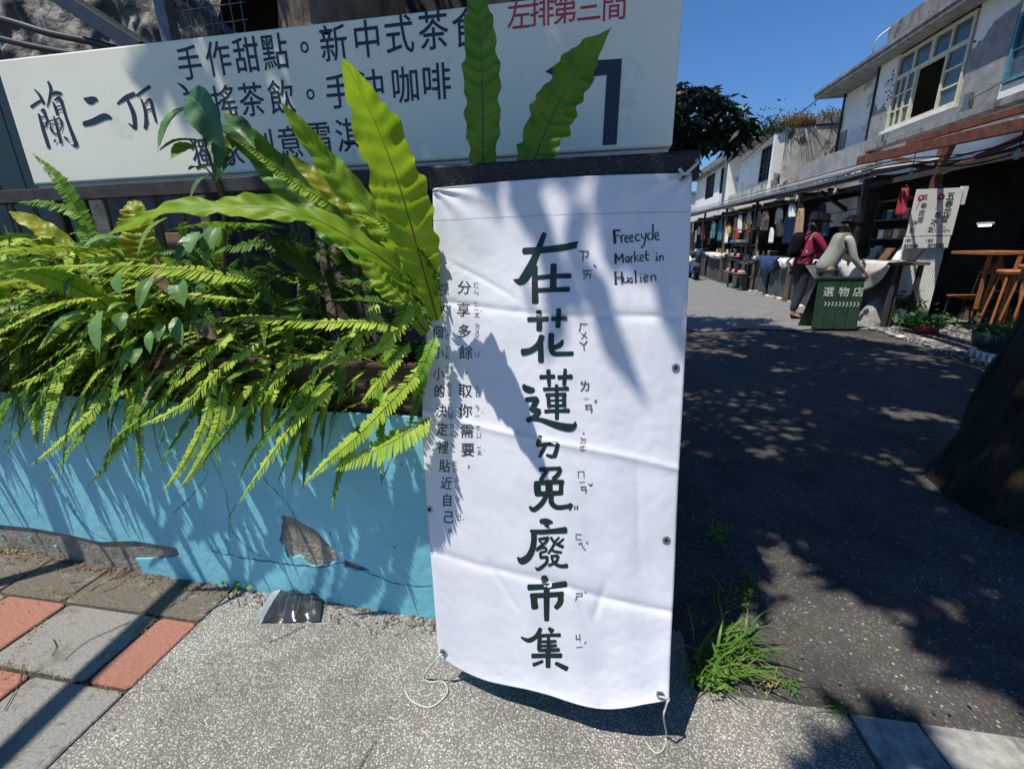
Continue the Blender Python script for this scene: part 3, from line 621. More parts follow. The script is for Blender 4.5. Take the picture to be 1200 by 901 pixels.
# ================================================================== COURTYARD BEHIND THE SIGN
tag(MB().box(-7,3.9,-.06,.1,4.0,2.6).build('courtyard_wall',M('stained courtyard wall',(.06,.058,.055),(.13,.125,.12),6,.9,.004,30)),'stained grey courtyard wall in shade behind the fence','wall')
sh=thing('green_shutter','dark teal board panel at the far left behind the fence','panel',(-3.2,1.95,0))
for i in range(9): MB().box(-3.9+i*.16,1.93,.2,-3.9+i*.16+.155,1.955,2.12-.0*i).build('board',M('dark teal paint',(.006,.02,.024),(.010,.030,.034),9,.5) if i==0 else 'teal',sh,bevel=.003) if i else (MAT.__setitem__('teal',M('dark teal paint',(.006,.02,.024),(.010,.030,.034),9,.5)), MB().box(-3.9,1.93,.2,-3.745,1.955,2.12).build('board','teal',sh,bevel=.003))
MB().box(-3.95,1.957,1.0,-2.44,1.985,1.06).build('cross_bar','dark_metal',sh)
# plastic sheet draped above
MAT['drape']=M('dusty plastic sheet',(.05,.046,.038),(.16,.15,.125),7,.6,.02,16,c3=(.26,.25,.22),s3=5,f3=.56,transl=.15)
def drape(u,v):
    x=-3.6+u*1.55; z=2.25+v*1.1; y=2.55+.08*noise.noise(Vector((x*4,z*4,2)))+.04*noise.noise(Vector((x*11,z*9,5)))+.012*math.sin(x*90+6*noise.noise(Vector((x*3,z*3,0))))*0.4
    return (x,y+.2*v,z+.05*math.sin(x*5))
tag(MB().grid(drape,160,60).build('plastic_curtain','drape',smooth=True),'crumpled dusty plastic curtain under the awning at the upper left','curtain')
MAT['roofing']=M('old roofing sheet',(.05,.05,.045),(.14,.135,.12),4,.7,.004,20,c3=(.09,.055,.02),s3=3,f3=.55)
b=MB()
def roof(u,v):
    x=-5.2+u*3.6; y=2.9+v*1.5; z=2.9+v*.5+.022*math.sin(x*45)
    return (x,y,z)
b.grid(roof,300,6); tag(b.build('awning_roof','roofing',smooth=True),'corrugated plastic awning roof shading the courtyard','roof')
fr=thing('awning_frame','black diagonal pipe frame of the awning above the cream sign','frame',(-2.6,2.3,0))
def pbeam(name,a,bb,w,Y0,Y1=None): MB().beam(PY(*a,Y0),PY(*bb,Y1 or Y0),w,w*.8).build(name,'dark_metal',fr,bevel=.004)
pbeam('diagonal_beam',(30,-30),(175,62),.085,2.25,2.1)
pbeam('diagonal_beam',(178,-30),(300,60),.04,2.4)
b=MB(); b.tube(catmull([PY(-30,14,2.2),PY(20,28,2.2),PY(60,40,2.2),PY(110,50,2.2),PY(150,62,2.2)],5),.016,8); b.build('bent_pipe','dark_metal',fr,smooth=True)
b=MB(); b.tube(catmull([PY(-30,38,2.15),PY(10,48,2.15),PY(50,57,2.15),PY(100,66,2.15)],5),.014,8); b.build('bent_pipe','dark_metal',fr,smooth=True)
MB().box(-2.16,2.28,0,-2.10,2.34,3.0).build('post','grey_metal',fr,bevel=.003)
MB().box(-3.3,2.28,0,-3.24,2.34,3.0).build('post','grey_metal',fr,bevel=.003)
gr=thing('wire_grille','square wire mesh grille beside the tree trunk above the sign','grille',(-1.9,2.33,2.0))
b=MB()
for i in range(7): b.box(-2.07+i*.058,2.328,1.7,-2.067+i*.058,2.331,2.9)
b.build('upright_wire','grey_metal',gr,props={'kind':'stuff'})
b=MB()
for i in range(17): b.box(-2.09,2.3315,1.75+i*.07,-1.70,2.334,1.753+i*.07)
b.build('cross_wire','grey_metal',gr,props={'kind':'stuff'})
tag(MB().box(-3.4,3.6,-.06,.1,3.68,5.2).build('dark_backdrop',M('dark backdrop sheet',(.02,.02,.018),(.05,.048,.042),6,.9,.004,30)),'added dark backdrop behind the tree trunk above the cream sign','wall')  # added sheet standing in for the darkness behind the trunk, closes the sky gap
# clutter glimpsed through the fence
MAT['wood_pale']=M('pale worn wood',(.18,.11,.06),(.30,.19,.11),12,.8,.002,60,stretch=(8,1,1))
tag(MB().box(-2.13,2.0,.3,-1.95,2.02,1.40).build('wooden_board','wood_pale',bevel=.003),'pale wooden board leaning behind the fence bars','board')
MAT['greysheet']=M('grey corrugated panel',(.12,.12,.12),(.2,.2,.2),30,.7,.003,80)
tag(MB().box(-1.85,2.6,.4,-.6,2.63,1.50).build('grey_panel','greysheet',bevel=.003),'grey speckled panel seen through the fence under the sign','panel')
# ================================================================== TREES
def leaf_cloud(b,pts,size,rn,flat=.5,asp=.42):
    for p in pts:
        d=Vector((rn.gauss(0,1),rn.gauss(0,1),rn.gauss(0,.6)-.4)).normalized()
        n=Vector((rn.gauss(0,flat),rn.gauss(0,flat),1)).normalized(); s=d.cross(n).normalized(); l=size*rn.uniform(.6,1.25); w=l*asp
        n2=s.cross(d)
        b.add([p,p+d*l*.45+s*w*.5-n2*l*.04,p+d*l,p+d*l*.45-s*w*.5-n2*l*.04],[(0,1,2),(0,2,3)])
def bend(b,trunk,r): b.tube(catmull(trunk,6),r)
tr=thing('shade_tree','thick rough-barked tree trunk rising behind the cream sign','tree',(-1.62,2.95,0))
b=MB(); P=catmull([(-1.62,2.95,-.06),(-1.60,2.95,1),(-1.58,2.95,2.2),(-1.35,2.85,3.3),(-1.2,2.6,4.2)],8)
b.tube(P,[.42-.14*i/(len(P)-1)+.03*math.sin(i) for i in range(len(P))],40)
for p in b.v: p+=Vector((p.x+1.58,p.y-2.95,0)).normalized()*.035*(abs(noise.noise(Vector((p.x*9,p.y*9,p.z*2.2))))*2-.4)
b.build('trunk','bark',tr)
def limb(root,pts,r0,r1):
    P=catmull(pts,6); b=MB(); b.tube(P,[r0+(r1-r0)*i/(len(P)-1) for i in range(len(P))],10); b.build('limb','bark',root,smooth=True)
limb(tr,[(-1.25,2.7,4.0),(-.9,1.9,4.6),(-.5,1.0,4.9)],.13,.04); limb(tr,[(-1.25,2.7,4.0),(-.3,2.9,4.9),(.6,3.4,5.3)],.12,.04); limb(tr,[(-1.25,2.7,4.0),(-1.9,1.9,4.7),(-2.2,1.2,5.0)],.11,.03)
rn=random.Random(3)
def visible(p,mx=25):
    q=proj(p); return q is not None and 812<q[0]<1215 and -mx<q[1]<905
def crown(root,blobs,size,mat,n_per,keep=lambda p:True,avoid=True,asp=.42):
    pts=[]
    for (cx,cy,cz,rx,ry,rz,n) in blobs:
        k=int(n*n_per)
        sub=[(rn.gauss(0,.5),rn.gauss(0,.5),rn.gauss(0,.45)) for _ in range(max(6,k//130))]
        for i in range(k):
            s_=rn.choice(sub); p=Vector((cx+rx*(s_[0]+rn.gauss(0,.17)),cy+ry*(s_[1]+rn.gauss(0,.17)),cz+rz*(s_[2]+rn.gauss(0,.22))))
            if keep(p) and not (avoid and visible(p)): pts.append(p)
    b=MB(); leaf_cloud(b,pts,size,rn,asp=asp); return b.build('crown',mat,root)
# crown shaped for its shadow: the near edge follows the sunlit strip of pavement
def keepA(p):
    g=p+SUN*(p.z/-SUN.z)           # where its shadow falls on the ground
    e=1.72 if g.x<.22 else 1.46 if g.x<.72 else 1.88 if g.x<1.0 else 1.62 if g.x<1.17 else 1.30 if g.x<1.30 else .99
    e+=.16*noise.noise(Vector((g.x*2.3,7,0)))
    if .60<g.x<.95 and g.y<1.05 and g.y>.55: return True
    if g.x<-.98 and g.y<2.9: return False
    if g.x<.95 and 1.95<g.y<2.55: return True
    if .7*noise.noise(Vector((g.x*1.9,g.y*1.5,3)))+.75*noise.noise(Vector((g.x*5.5,g.y*3.4,9)))>.30: return False   # gaps cut along the sunlight so flecks reach the lane
    if g.y<e: return False
    if g.y>8.6-(g.x-1.8)*1.15+.4*noise.noise(Vector((g.x*2,1,0))): return False
    return True
crown(tr,[(-1.4,1.6,4.6,1.6,1.5,.6,5500),(-.2,2.1,4.9,1.7,1.8,.6,4600),(.6,3.4,5.3,1.8,1.8,.7,4200),(-.6,3.6,5.6,1.8,1.4,.7,3000),(-.7,-.55,4.5,.25,.3,.2,70),(-.6,.7,4.3,1.3,.5,.4,2500)],.15,'crown',1,keepA)
tr2=thing('leaning_tree','dark leaning tree base at the right edge of the frame','tree',(2.5,2.35,0))
b=MB(); P=catmull([(2.36,2.40,-.1),(2.38,2.40,.3),(2.44,2.42,.9),(2.56,2.5,1.9),(2.55,2.8,3.2),(2.4,3.1,4.4)],8)
P=resample(P,90); b.tube(P,[.12*math.exp(-i/9)+.40-.16*i/(len(P)-1) for i in range(len(P))],90)
for p in b.v: p+=Vector((p.x-2.4,p.y-2.4,0)).normalized()*.03*(abs(noise.noise(Vector((p.x*9,p.y*9,p.z*1.6))))*2-.3)
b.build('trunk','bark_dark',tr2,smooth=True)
limb(tr2,[(2.42,3.0,4.2),(1.8,2.4,5.0),(1.2,1.6,5.4)],.14,.04); limb(tr2,[(2.42,3.0,4.2),(2.6,4.2,5.2),(2.4,5.4,5.9)],.14,.04); limb(tr2,[(2.42,3.0,4.2),(3.3,2.6,5.0),(4.2,2.0,5.6)],.12,.04)
crown(tr2,[(1.4,1.7,4.9,1.4,1.4,.6,4200),(2.2,3.0,5.2,1.7,1.7,.7,5200),(2.2,4.8,5.9,1.6,1.5,.6,4800),(.9,5.0,6.2,1.5,1.5,.5,4500),(3.5,1.8,5.2,1.3,1.6,.6,3500),(1.0,3.0,4.8,1.0,1.2,.4,2500),(2.6,.6,4.9,1.3,1.0,.5,3500),(1.1,.05,4.8,1.1,.6,.4,3200),(.15,-.12,4.8,.8,.45,.35,3600),(-.82,-.62,4.7,.20,.26,.2,420),(3.9,3.4,6.4,1.2,1.2,.5,2200)],.17,'crown',1,keepA)
# mango-like dark tree seen beyond the sign's right end
tr3=thing('dark_tree','dark drooping-leaved tree against the blue sky right of the sign','tree',(.1,7.2,0))
b=MB(); b.tube(catmull([(.1,7.2,-.06),(.15,7.2,1.5),(.3,7.1,2.6),(.5,7.0,3.4)],6),.14,12); b.build('trunk','bark',tr3,smooth=True)
limb(tr3,[(.35,7.1,2.7),(.9,6.95,3.1),(1.5,6.9,3.1)],.06,.02); limb(tr3,[(.35,7.1,2.7),(.2,7.0,3.4),(0,7.2,3.9)],.06,.02)
b=MB(); pts=[]
for k in range(150):
    while True:
        px=rn.uniform(700,880);py=rn.uniform(105,205)
        lim=1-((px-790)/88)**2-((py-150)/46)**2
        if px>790 and lim<0: continue
        if px>790 and py>150+(880-px)*.62+4: continue
        if px>865 and py<122: continue
        break
    c=PY(px,py,6.9+rn.uniform(-.5,.5))
    for i in range(30):
        d=Vector((rn.gauss(0,1),rn.gauss(0,1),rn.gauss(0,.5)-.75)).normalized(); s=d.cross(Vector((rn.gauss(0,1),rn.gauss(0,1),.3))).normalized(); l=rn.uniform(.13,.23); w=l*.24; p=c+Vector((rn.gauss(0,.05),rn.gauss(0,.05),rn.gauss(0,.04)))
        b.add([p,p+d*l*.45+s*w*.5,p+d*l,p+d*l*.45-s*w*.5],[(0,1,2),(0,2,3)])
b.build('crown','crown_dark',tr3)
# ================================================================== roadside pole out of frame on the left: its shadow bars cross the pavers
po=thing('roadside_pole','grey steel roadside pole with a long arm just left of the view','pole',(-2.72,.86,0))
MB().tube([(-2.72,.86,-.05),(-2.72,.86,2.7)],.035,14).build('pole_shaft','grey_metal',po,smooth=True)
MB().tube([(-2.72,.86,2.6),(-2.57,.55,2.68)],.022,10).build('bracket','grey_metal',po,smooth=True)
MB().beam((-2.57,.58,2.7),(-2.43,-.55,2.7),.065,.05).build('arm','grey_metal',po)
# ================================================================== PLANTS IN THE PLANTER
def frond_mesh(b,pts,width,n,N0,rn,droop=.15,taper=.8,twist=0,mat2=False):
    """a pinnate frond along pts: rachis + paired leaflets, each a folded 5-point blade"""
    P=resample(catmull(pts,5),n); k=len(P); N=Vector(N0).normalized()
    for i in range(k-1):
        t=(P[min(i+1,k-1)]-P[max(i-1,0)]).normalized(); N=(N-t*N.dot(t)).normalized(); s=t.cross(N).normalized()
        a=i/(k-1); seg=(P[1]-P[0]).length
        prof=min(1,a/.10+.25)*(1-max(0,(a-.45)/.55)**1.7)*1.0
        ln=width*max(prof,.05)*rn.uniform(.9,1.08); w=seg*1.32
        for sg_ in (-1,1):
            if rn.random()<.025: continue
            o=P[i]+t*(seg*.25*sg_)+N*.0006
            d=(s*sg_+t*.28+N*rn.uniform(-.30,.12)-Vector((0,0,1))*droop*rn.uniform(.5,1.4)).normalized()
            wv=(t*.96+N*(.35*sg_*rn.uniform(.2,1.3))).normalized()*w*.5
            e=o+d*ln
            b.add([o-wv*.75,o+wv,o+d*ln*.76+wv*.8+t*ln*.03,e+t*ln*.05,o+d*ln*.74-wv*.65],[(0,1,2,4),(4,2,3)])
    return P,N
def frond_obj(root,pts,width,n,N0,rn,mat,name='frond'):
    b=MB(); P,_=frond_mesh(b,pts,width,n,N0,rn)
    o=b.build(name,mat,root)
    r=MB(); L=len(P); r.tube(P[::3]+[P[-1]],[.0016*(1-i/len(P[::3]))+.0005 for i in range(len(P[::3])+1)],5); r.build('rachis','stem_b' if rn.random()<.5 else 'stem',o)
    return o
rn=random.Random(11)
# individually placed fronds: (px,py,depth) from base to tip
KF=[ # pts, width, mat
 ([(445,288,1.34),(400,248,1.30),(345,215,1.24),(300,180,1.20),(266,158,1.16)],.030,'fern_y'),
 ([(290,328,1.06),(230,318,1.00),(150,312,.98),(90,313,.97),(40,314,.97)],.042,'fern_y'),
 ([(118,330,1.25),(102,275,1.28),(75,220,1.30),(38,180,1.32)],.040,'fern'),
 ([(480,385,1.08),(430,378,1.02),(370,378,.99),(300,372,1.0),(215,378,1.02)],.030,'fern_y'),
 ([(215,345,1.2),(250,350,1.1),(280,352,1.05),(300,352,1.02)],.022,'fern_y'),
 ([(310,395,1.12),(262,430,1.02),(215,475,.98),(163,500,.97)],.030,'fern_y'),
 ([(275,385,1.15),(245,415,1.05),(215,445,1.0),(205,455,1.0)],.028,'fern_y'),
 ([(250,440,1.12),(240,495,1.06),(215,545,1.04),(190,577,1.04)],.026,'fern_y'),
 ([(262,450,1.10),(255,500,1.05),(232,545,1.03),(210,574,1.03)],.026,'fern_y'),
 ([(395,445,1.12),(350,490,1.05),(310,545,1.02),(278,593,1.02)],.030,'fern_y'),
 ([(372,440,1.12),(330,490,1.06),(295,535,1.04),(277,570,1.04)],.026,'fern'),
 ([(362,455,1.14),(360,500,1.10),(350,540,1.09),(341,569,1.09)],.020,'fern_y'),
 ([(498,425,1.06),(464,465,1.00),(420,510,.97),(385,540,.96),(355,569,.96)],.034,'fern_y'),
 ([(502,490,1.04),(470,512,.98),(430,532,.96),(388,551,.96)],.052,'fern_y'),
 ([(478,402,1.10),(464,418,1.05),(445,448,1.02),(424,472,1.02)],.030,'fern_y'),
 ([(395,400,1.12),(398,430,1.08),(401,470,1.07)],.024,'fern_d'),
 ([(440,355,1.12),(431,384,1.06),(412,412,1.04),(397,436,1.04)],.026,'fern_y'),
 ([(415,385,1.10),(400,403,1.05),(375,430,1.03),(351,459,1.03)],.022,'fern_y'),
 ([(480,345,1.12),(472,372,1.07),(455,398,1.05),(432,420,1.05)],.034,'fern_y'),
 ([(135,435,1.15),(110,480,1.06),(70,520,1.02),(33,548,1.01)],.028,'fern_y'),
 ([(165,440,1.15),(150,500,1.06),(125,545,1.05),(103,570,1.05)],.026,'fern'),
 ([(165,460,1.15),(163,500,1.10),(164,535,1.09),(165,561,1.09)],.022,'fern'),
 ([(100,400,1.2),(60,450,1.1),(30,495,1.08),(5,535,1.08)],.028,'fern'),
 ([(130,385,1.2),(90,415,1.08),(50,440,1.05),(10,455,1.04)],.028,'fern_y'),
 ([(80,400,1.2),(50,460,1.12),(35,490,1.1)],.022,'fern'),
 ([(395,412,1.12),(345,425,1.04),(318,455,1.02),(305,480,1.02)],.028,'fern_y'),
 ([(300,450,1.14),(292,500,1.09),(290,520,1.09)],.022,'fern_d'),
 ([(460,395,1.12),(420,415,1.04),(380,425,1.02)],.026,'fern_y'),
 ([(60,340,1.2),(30,330,1.12),(-10,338,1.1)],.030,'fern_y'),
 ([(130,300,1.2),(90,290,1.1),(30,292,1.06),(-10,300,1.05)],.034,'fern_y'),
 ([(120,310,1.22),(60,312,1.08),(0,318,1.03)],.036,'fern_y'),
 ([(150,345,1.2),(80,352,1.05),(10,370,1.0),(-20,380,1.0)],.036,'fern_y'),
 ([(450,300,1.25),(420,285,1.18),(380,255,1.15),(335,235,1.13)],.030,'fern_y'),
 ([(500,305,1.12),(470,285,1.08),(440,258,1.06),(410,250,1.05)],.022,'fern_y'),
 ([(330,265,1.3),(290,262,1.15),(240,262,1.1),(195,270,1.08)],.040,'fern'),
 ([(360,270,1.3),(300,285,1.2),(250,290,1.15),(205,285,1.12)],.042,'fern_d'),
 ([(505,355,1.15),(485,330,1.10),(455,312,1.06),(420,300,1.04)],.030,'fern_d'),
 ([(505,370,1.14),(480,340,1.2),(440,330,1.24),(395,330,1.26)],.034,'fern_d'),
 ([(505,380,1.14),(470,360,1.10),(430,350,1.08),(390,352,1.06)],.026,'fern_d'),
 ([(508,350,1.10),(505,320,1.08),(490,295,1.06),(470,280,1.05)],.026,'fern_d'),
 ([(510,395,1.10),(500,420,1.05),(490,445,1.03),(486,470,1.03)],.026,'fern'),
 ([(380,330,1.3),(340,300,1.28),(310,285,1.26),(280,290,1.22)],.036,'fern_d'),
 ([(330,360,1.3),(300,330,1.25),(262,320,1.2),(230,330,1.15)],.032,'fern_d'),
 ([(20,330,1.2),(12,290,1.2),(5,262,1.2)],.030,'fern'),
 ([(110,265,1.3),(85,248,1.28),(50,238,1.26),(20,238,1.25)],.028,'fern'),
 ([(495,400,1.12),(492,450,1.08),(480,500,1.06)],.026,'fern_d'),
 ([(340,420,1.12),(300,470,1.05),(255,520,1.03),(235,545,1.03)],.026,'fern'),
 ([(215,430,1.14),(180,480,1.07),(140,510,1.05),(120,540,1.05)],.026,'fern'),
]
clumps=[]
cx_=[(-2.75,'sword fern clump at the far left end of the planter, pale tipped fronds'),(-2.2,'sword fern clump under the cream sign left end, upright frond rising over it'),(-1.7,'sword fern clump in the middle left of the planter below the leafy sapling'),(-1.25,'sword fern clump in the middle of the planter hanging over the blue wall'),(-.8,'sword fern clump beside the banner with long yellow-green fronds over the wall')]
for x,l in cx_: clumps.append(thing('sword_fern',l,'fern',(x,wy(x)+.2,WT-.05),'sword ferns filling the planter'))
def nearest(x): return min(clumps,key=lambda c:abs(c.location.x-x))
for pts,w,mt in KF:
    P=[PY(a,b_,Y) for a,b_,Y in pts]
    L=sum((P[i+1]-P[i]).length for i in range(len(P)-1))
    frond_obj(nearest(P[0].x),P,w*.9,max(22,int(L/.0088)),(0,-.55,1),rn,mt)
# procedural fronds: shared meshes, placed by object transforms
VAR=[]
for k in range(18):
    b=MB(); L=rn.uniform(.30,.55); arch=rn.uniform(.05,.16); dr=rn.uniform(.15,.45)
    pts=[Vector((L*t,.05*L*math.sin(t*3+k)*rn.uniform(-1,1),arch*math.sin(min(t*1.5,1)*PI/2)*1.4-dr*t**2.3*L*2)) for t in (0,.2,.4,.6,.8,1)]
    P,_=frond_mesh(b,pts,rn.uniform(.024,.036),int(L/.0095),(0,0,1),rn)
    me=bpy.data.meshes.new('frond'); me.from_pydata(b.v,[],b.f); me.materials.append(MAT[('fern','fern_y','fern_d','fern_y')[k%4] if k<16 else 'grass_dry'])
    r=MB(); r.tube(P[::4]+[P[-1]],.0011,4); mr=bpy.data.meshes.new('rachis'); mr.from_pydata(r.v,[],r.f); mr.materials.append(MAT['stem']); VAR.append((me,mr))
def place(x,y,z,az,tilt,sc,k):
    c=nearest(x); o=bpy.data.objects.new('frond',VAR[k][0]); COL.objects.link(o); o.parent=c
    o.location=Vector((x,y,z))-c.location; o.rotation_euler=(rn.uniform(-.35,.35),tilt,az); o.scale=(sc,)*3
    q=bpy.data.objects.new('rachis',VAR[k][1]); COL.objects.link(q); q.parent=o
for i in range(900):
    x=rn.uniform(-3.5,-.62); 
    left=(x<-1.45)
    y=wy(x)+rn.uniform(.10,.36); z=WT+rn.uniform(-.02,.36 if left else .16)+(.08 if x<-1.9 else 0)
    if x>-1.25 and rn.random()<.45: continue
    az=rad(rn.choice([-90,-120,-150,-165,-180,-135,-70])+rn.uniform(-20,20))
    place(x,y,z,az,rad(rn.uniform(-38,18)),rn.uniform(.6,1.0)*(1.0 if left else .85),rn.randrange(16))
for i in range(150):   # deep fronds standing in the dark against the fence
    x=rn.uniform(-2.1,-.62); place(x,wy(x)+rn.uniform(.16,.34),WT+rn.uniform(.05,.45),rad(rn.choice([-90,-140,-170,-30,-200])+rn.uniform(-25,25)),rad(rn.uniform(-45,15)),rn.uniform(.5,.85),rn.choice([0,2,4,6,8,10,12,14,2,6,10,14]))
for i in range(80):   # paler fronds rising higher at the left end
    x=rn.uniform(-2.9,-1.7); place(x,wy(x)+rn.uniform(.12,.30),WT+rn.uniform(.28,.50),rad(rn.choice([-100,-150,-180,-10,-60])+rn.uniform(-20,20)),rad(rn.uniform(-35,10)),rn.uniform(.45,.75),rn.choice([1,3,5,7,9,11,13,15,0,4]))
for i in range(55): x=rn.uniform(-3.0,-.6); place(x,wy(x)+rn.uniform(.04,.28),WT+rn.uniform(.0,.16),rad(rn.uniform(-170,-70)),rad(rn.uniform(-10,40)),rn.uniform(.3,.7),rn.choice([16,17]))
for i in range(170):    # tufts spilling over the lip
    x=rn.uniform(-3.2,-.6); place(x,wy(x)+rn.uniform(.03,.10),WT+rn.uniform(.03,.10),rad(rn.uniform(-160,-80)),rad(rn.uniform(0,35)),rn.uniform(.35,.65),rn.randrange(16))
# ------------------------------------------------------------------ strap leaves of the bird's nest ferns
def strap(root,pts,hw,mat,N0=(0,-1,.3),wave=.12,seed=0,rib=True,prof=None,fold=.12):
    r_=random.Random(seed); P=resample(catmull([PY(*p) for p in pts],6),150); k=len(P); N=Vector(N0).normalized(); b=MB(); m_=8; rows=[]; ribp=[]
    prof=prof or (lambda a: (math.sin(PI*min(max(a*.86+.10,0),1))**.65)*(1 if a<.92 else ((1-a)/.08)**.6) )
    ph=r_.uniform(0,6)
    for i,p in enumerate(P):
        t=(P[min(i+1,k-1)]-P[max(i-1,0)]).normalized(); N=(N-t*N.dot(t)).normalized(); s=t.cross(N).normalized(); a=i/(k-1)
        W=hw*max(prof(a),.01); row=[]
        for j in range(m_+1):
            q=j/m_*2-1; aq=abs(q)
            wv=W*wave*aq**1.6*(math.sin(a*34+ph+(1.3 if q>0 else 0)+aq*1.2)+.6*math.sin(a*19+ph*2*(1 if q>0 else 2)))
            pl=W*.125*(math.sin(a*88-aq*6.0+.8*math.sin(a*23+ph))+.5*math.sin(a*51-aq*5+ph))*min(aq*2,1)          # veins as faint pleats
            row.append(p+s*(q*W*(1+aq**3*(.07*math.sin(a*58+ph*(2 if q>0 else 1))+.06*math.sin(a*27+ph))))+N*(fold*W*aq+wv+pl))
        rows.append(row); ribp.append(p-N*.0004)
    b.add([q for r2 in rows for q in r2],[(i*(m_+1)+j,i*(m_+1)+j+1,(i+1)*(m_+1)+j+1,(i+1)*(m_+1)+j) for i in range(k-1) for j in range(m_)])
    o=b.build('leaf',mat,root,smooth=True)
    if rib:
        rb=MB(); rb.tube([p for p in ribp[:-4]],[max(.0021*(1-i/150),.0004) for i in range(len(ribp)-4)],6); rb.build('midrib','rib' if rib is True else rib,o,smooth=True)
    return o
nf=thing('nest_fern','bright birds nest fern with wavy strap leaves rising at the left banner edge','fern',(-.55,1.22,WT))
nf2=thing('nest_fern','pair of tall dark green strap leaves standing upright above the banner','fern',(-.25,1.3,1.40))
px_=519/1.2
strap(nf,[(512,372,1.10),(500,330,1.08),(470,225,1.00),(438,140,.88),(402,68,.76)],.060,'nest',(0.1,-1,.25),.15,1,prof=lambda a:(.16+.84*min(a/.34,1))*(1 if a<.42 else max(1-((a-.42)/.58)**2.2,0)**.85)*.98)
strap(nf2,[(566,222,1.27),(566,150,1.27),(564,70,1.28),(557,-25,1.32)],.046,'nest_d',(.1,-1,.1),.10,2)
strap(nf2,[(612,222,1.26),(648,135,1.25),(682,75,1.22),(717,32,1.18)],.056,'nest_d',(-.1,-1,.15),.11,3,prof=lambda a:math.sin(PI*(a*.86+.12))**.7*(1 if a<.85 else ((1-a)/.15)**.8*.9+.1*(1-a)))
strap(nf,[(512,375,1.14),(497,330,1.15),(455,272,1.15),(395,205,1.14),(330,121,1.10)],.036,'nest',(.3,-1,.3),.22,4)
strap(nf,[(508,360,1.18),(485,310,1.18),(430,255,1.20),(385,220,1.20),(338,182,1.20)],.034,'nest_y',(.3,-1,.4),.30,5)
strap(nf,[(512,372,1.12),(480,330,1.08),(420,285,1.02),(350,250,.98),(270,243,.94),(195,246,.92),(121,278,.90)],.031,'nest',(0,-.55,1),.24,6)
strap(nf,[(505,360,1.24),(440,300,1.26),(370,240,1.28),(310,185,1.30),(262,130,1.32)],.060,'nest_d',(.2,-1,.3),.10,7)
strap(nf,[(500,390,1.10),(470,350,1.10),(440,318,1.1),(420,268,1.12)],.030,'nest',(.3,-1,.2),.15,8)
strap(nf,[(508,345,1.15),(500,300,1.15),(486,255,1.16),(470,235,1.17)],.030,'nest_d',(.3,-1,.2),.15,9)
nf3=thing('nest_fern','small birds nest fern with short yellow strap leaves among left ferns','fern',(-2.1,1.5,WT))
strap(nf3,[(150,380,1.2),(120,355,1.14),(60,325,1.08),(-15,312,1.05)],.036,'nest',(0,-.6,1),.15,10)
strap(nf3,[(155,360,1.3),(100,310,1.32),(50,268,1.34),(10,248,1.36)],.036,'nest_y',(0,-.8,.7),.2,11)
strap(nf3,[(185,330,1.2),(165,290,1.2),(158,250,1.22),(150,236,1.24)],.05,'nest_y',(.4,-1,.2),.12,12)
# ------------------------------------------------------------------ sapling and broad leaves
def oval(root,a,c,hw,mat,N0,curve=.0,rib='ribp',name='leaf'):
    A=PY(*a);C=PY(*c); mid=(A+C)/2+Vector((0,-.2,1)).normalized()*curve*(C-A).length
    P=resample(catmull([A,mid,C],8),18); k=len(P); N=Vector(N0).normalized(); b=MB()
    for i,p in enumerate(P):
        t=(P[min(i+1,k-1)]-P[max(i-1,0)]).normalized(); N=(N-t*N.dot(t)).normalized(); s=t.cross(N).normalized(); q=i/(k-1)
        W=hw*(math.sin(PI*min(q*1.02,1)**.80)**.85 if q<.98 else .02)*(1 if q<.8 else 1-.55*(q-.8)/.2)+.0003
        for j in range(7):
            e=j/3-1; b.v.append(p+s*e*W+N*(W*.28*abs(e)+W*.05*math.sin(q*40)*abs(e)))
    b.f=[[i*7+j,i*7+j+1,(i+1)*7+j+1,(i+1)*7+j] for i in range(k-1) for j in range(6)]
    o=b.build(name,mat,root,smooth=True)
    if rib: r=MB(); r.tube([p-N*.0003 for p in P[:-2]],.0011,5); r.build('midrib',rib,o)
    return o
sap=thing('leafy_sapling','thin sapling with drooping glossy green leaves in front of the sign','sapling',(-1.35,1.35,WT))
b=MB(); b.tube(catmull([PY(262,330,1.34),PY(262,235,1.32),PY(250,200,1.30),PY(240,165,1.28),PY(232,118,1.27)],5),[.006]*10+[.004]*11,7)
b.tube(catmull([PY(262,240,1.32),PY(248,205,1.30),PY(232,190,1.29)],5),.0025,6); b.tube(catmull([PY(258,225,1.32),PY(258,205,1.3),PY(275,185,1.29)],5),.0025,6); b.build('stem','stem',sap,smooth=True)
for a,c,h,mt,N in [((221,112,1.24),(266,178,1.16),.048,'broad',(-.4,-1,.6)),((222,124,1.26),(184,178,1.18),.030,'broad_l',(-.3,-.8,.8)),((236,165,1.27),(182,180,1.17),.016,'young',(0,-.3,1)),((232,172,1.26),(200,187,1.18),.022,'young',(0,-1,.3)),
   ((240,198,1.28),(220,200,1.22),.014,'young',(0,-.6,1)),((236,150,1.27),(218,142,1.22),.012,'young',(0,-.5,1)),((262,145,1.3),(300,175,1.26),.036,'broad',(.2,-.8,.6)),((268,180,1.3),(252,215,1.24),.016,'broad',(.5,-1,.2)),((246,205,1.3),(222,235,1.24),.014,'broad',(-.4,-1,.2)),
   ((282,160,1.3),(256,192,1.26),.02,'young',(.3,-1,.3)),((250,160,1.28),(262,196,1.22),.024,'broad',(.2,-1,.2)),((221,110,1.26),(206,97,1.24),.008,'broad',(0,-.6,1))]: oval(sap,a,c,h,mt,N,.12)
bp=thing('broadleaf_plant','small broad-leaved plant with pale glossy leaves among the left ferns','plant',(-1.9,1.3,WT))
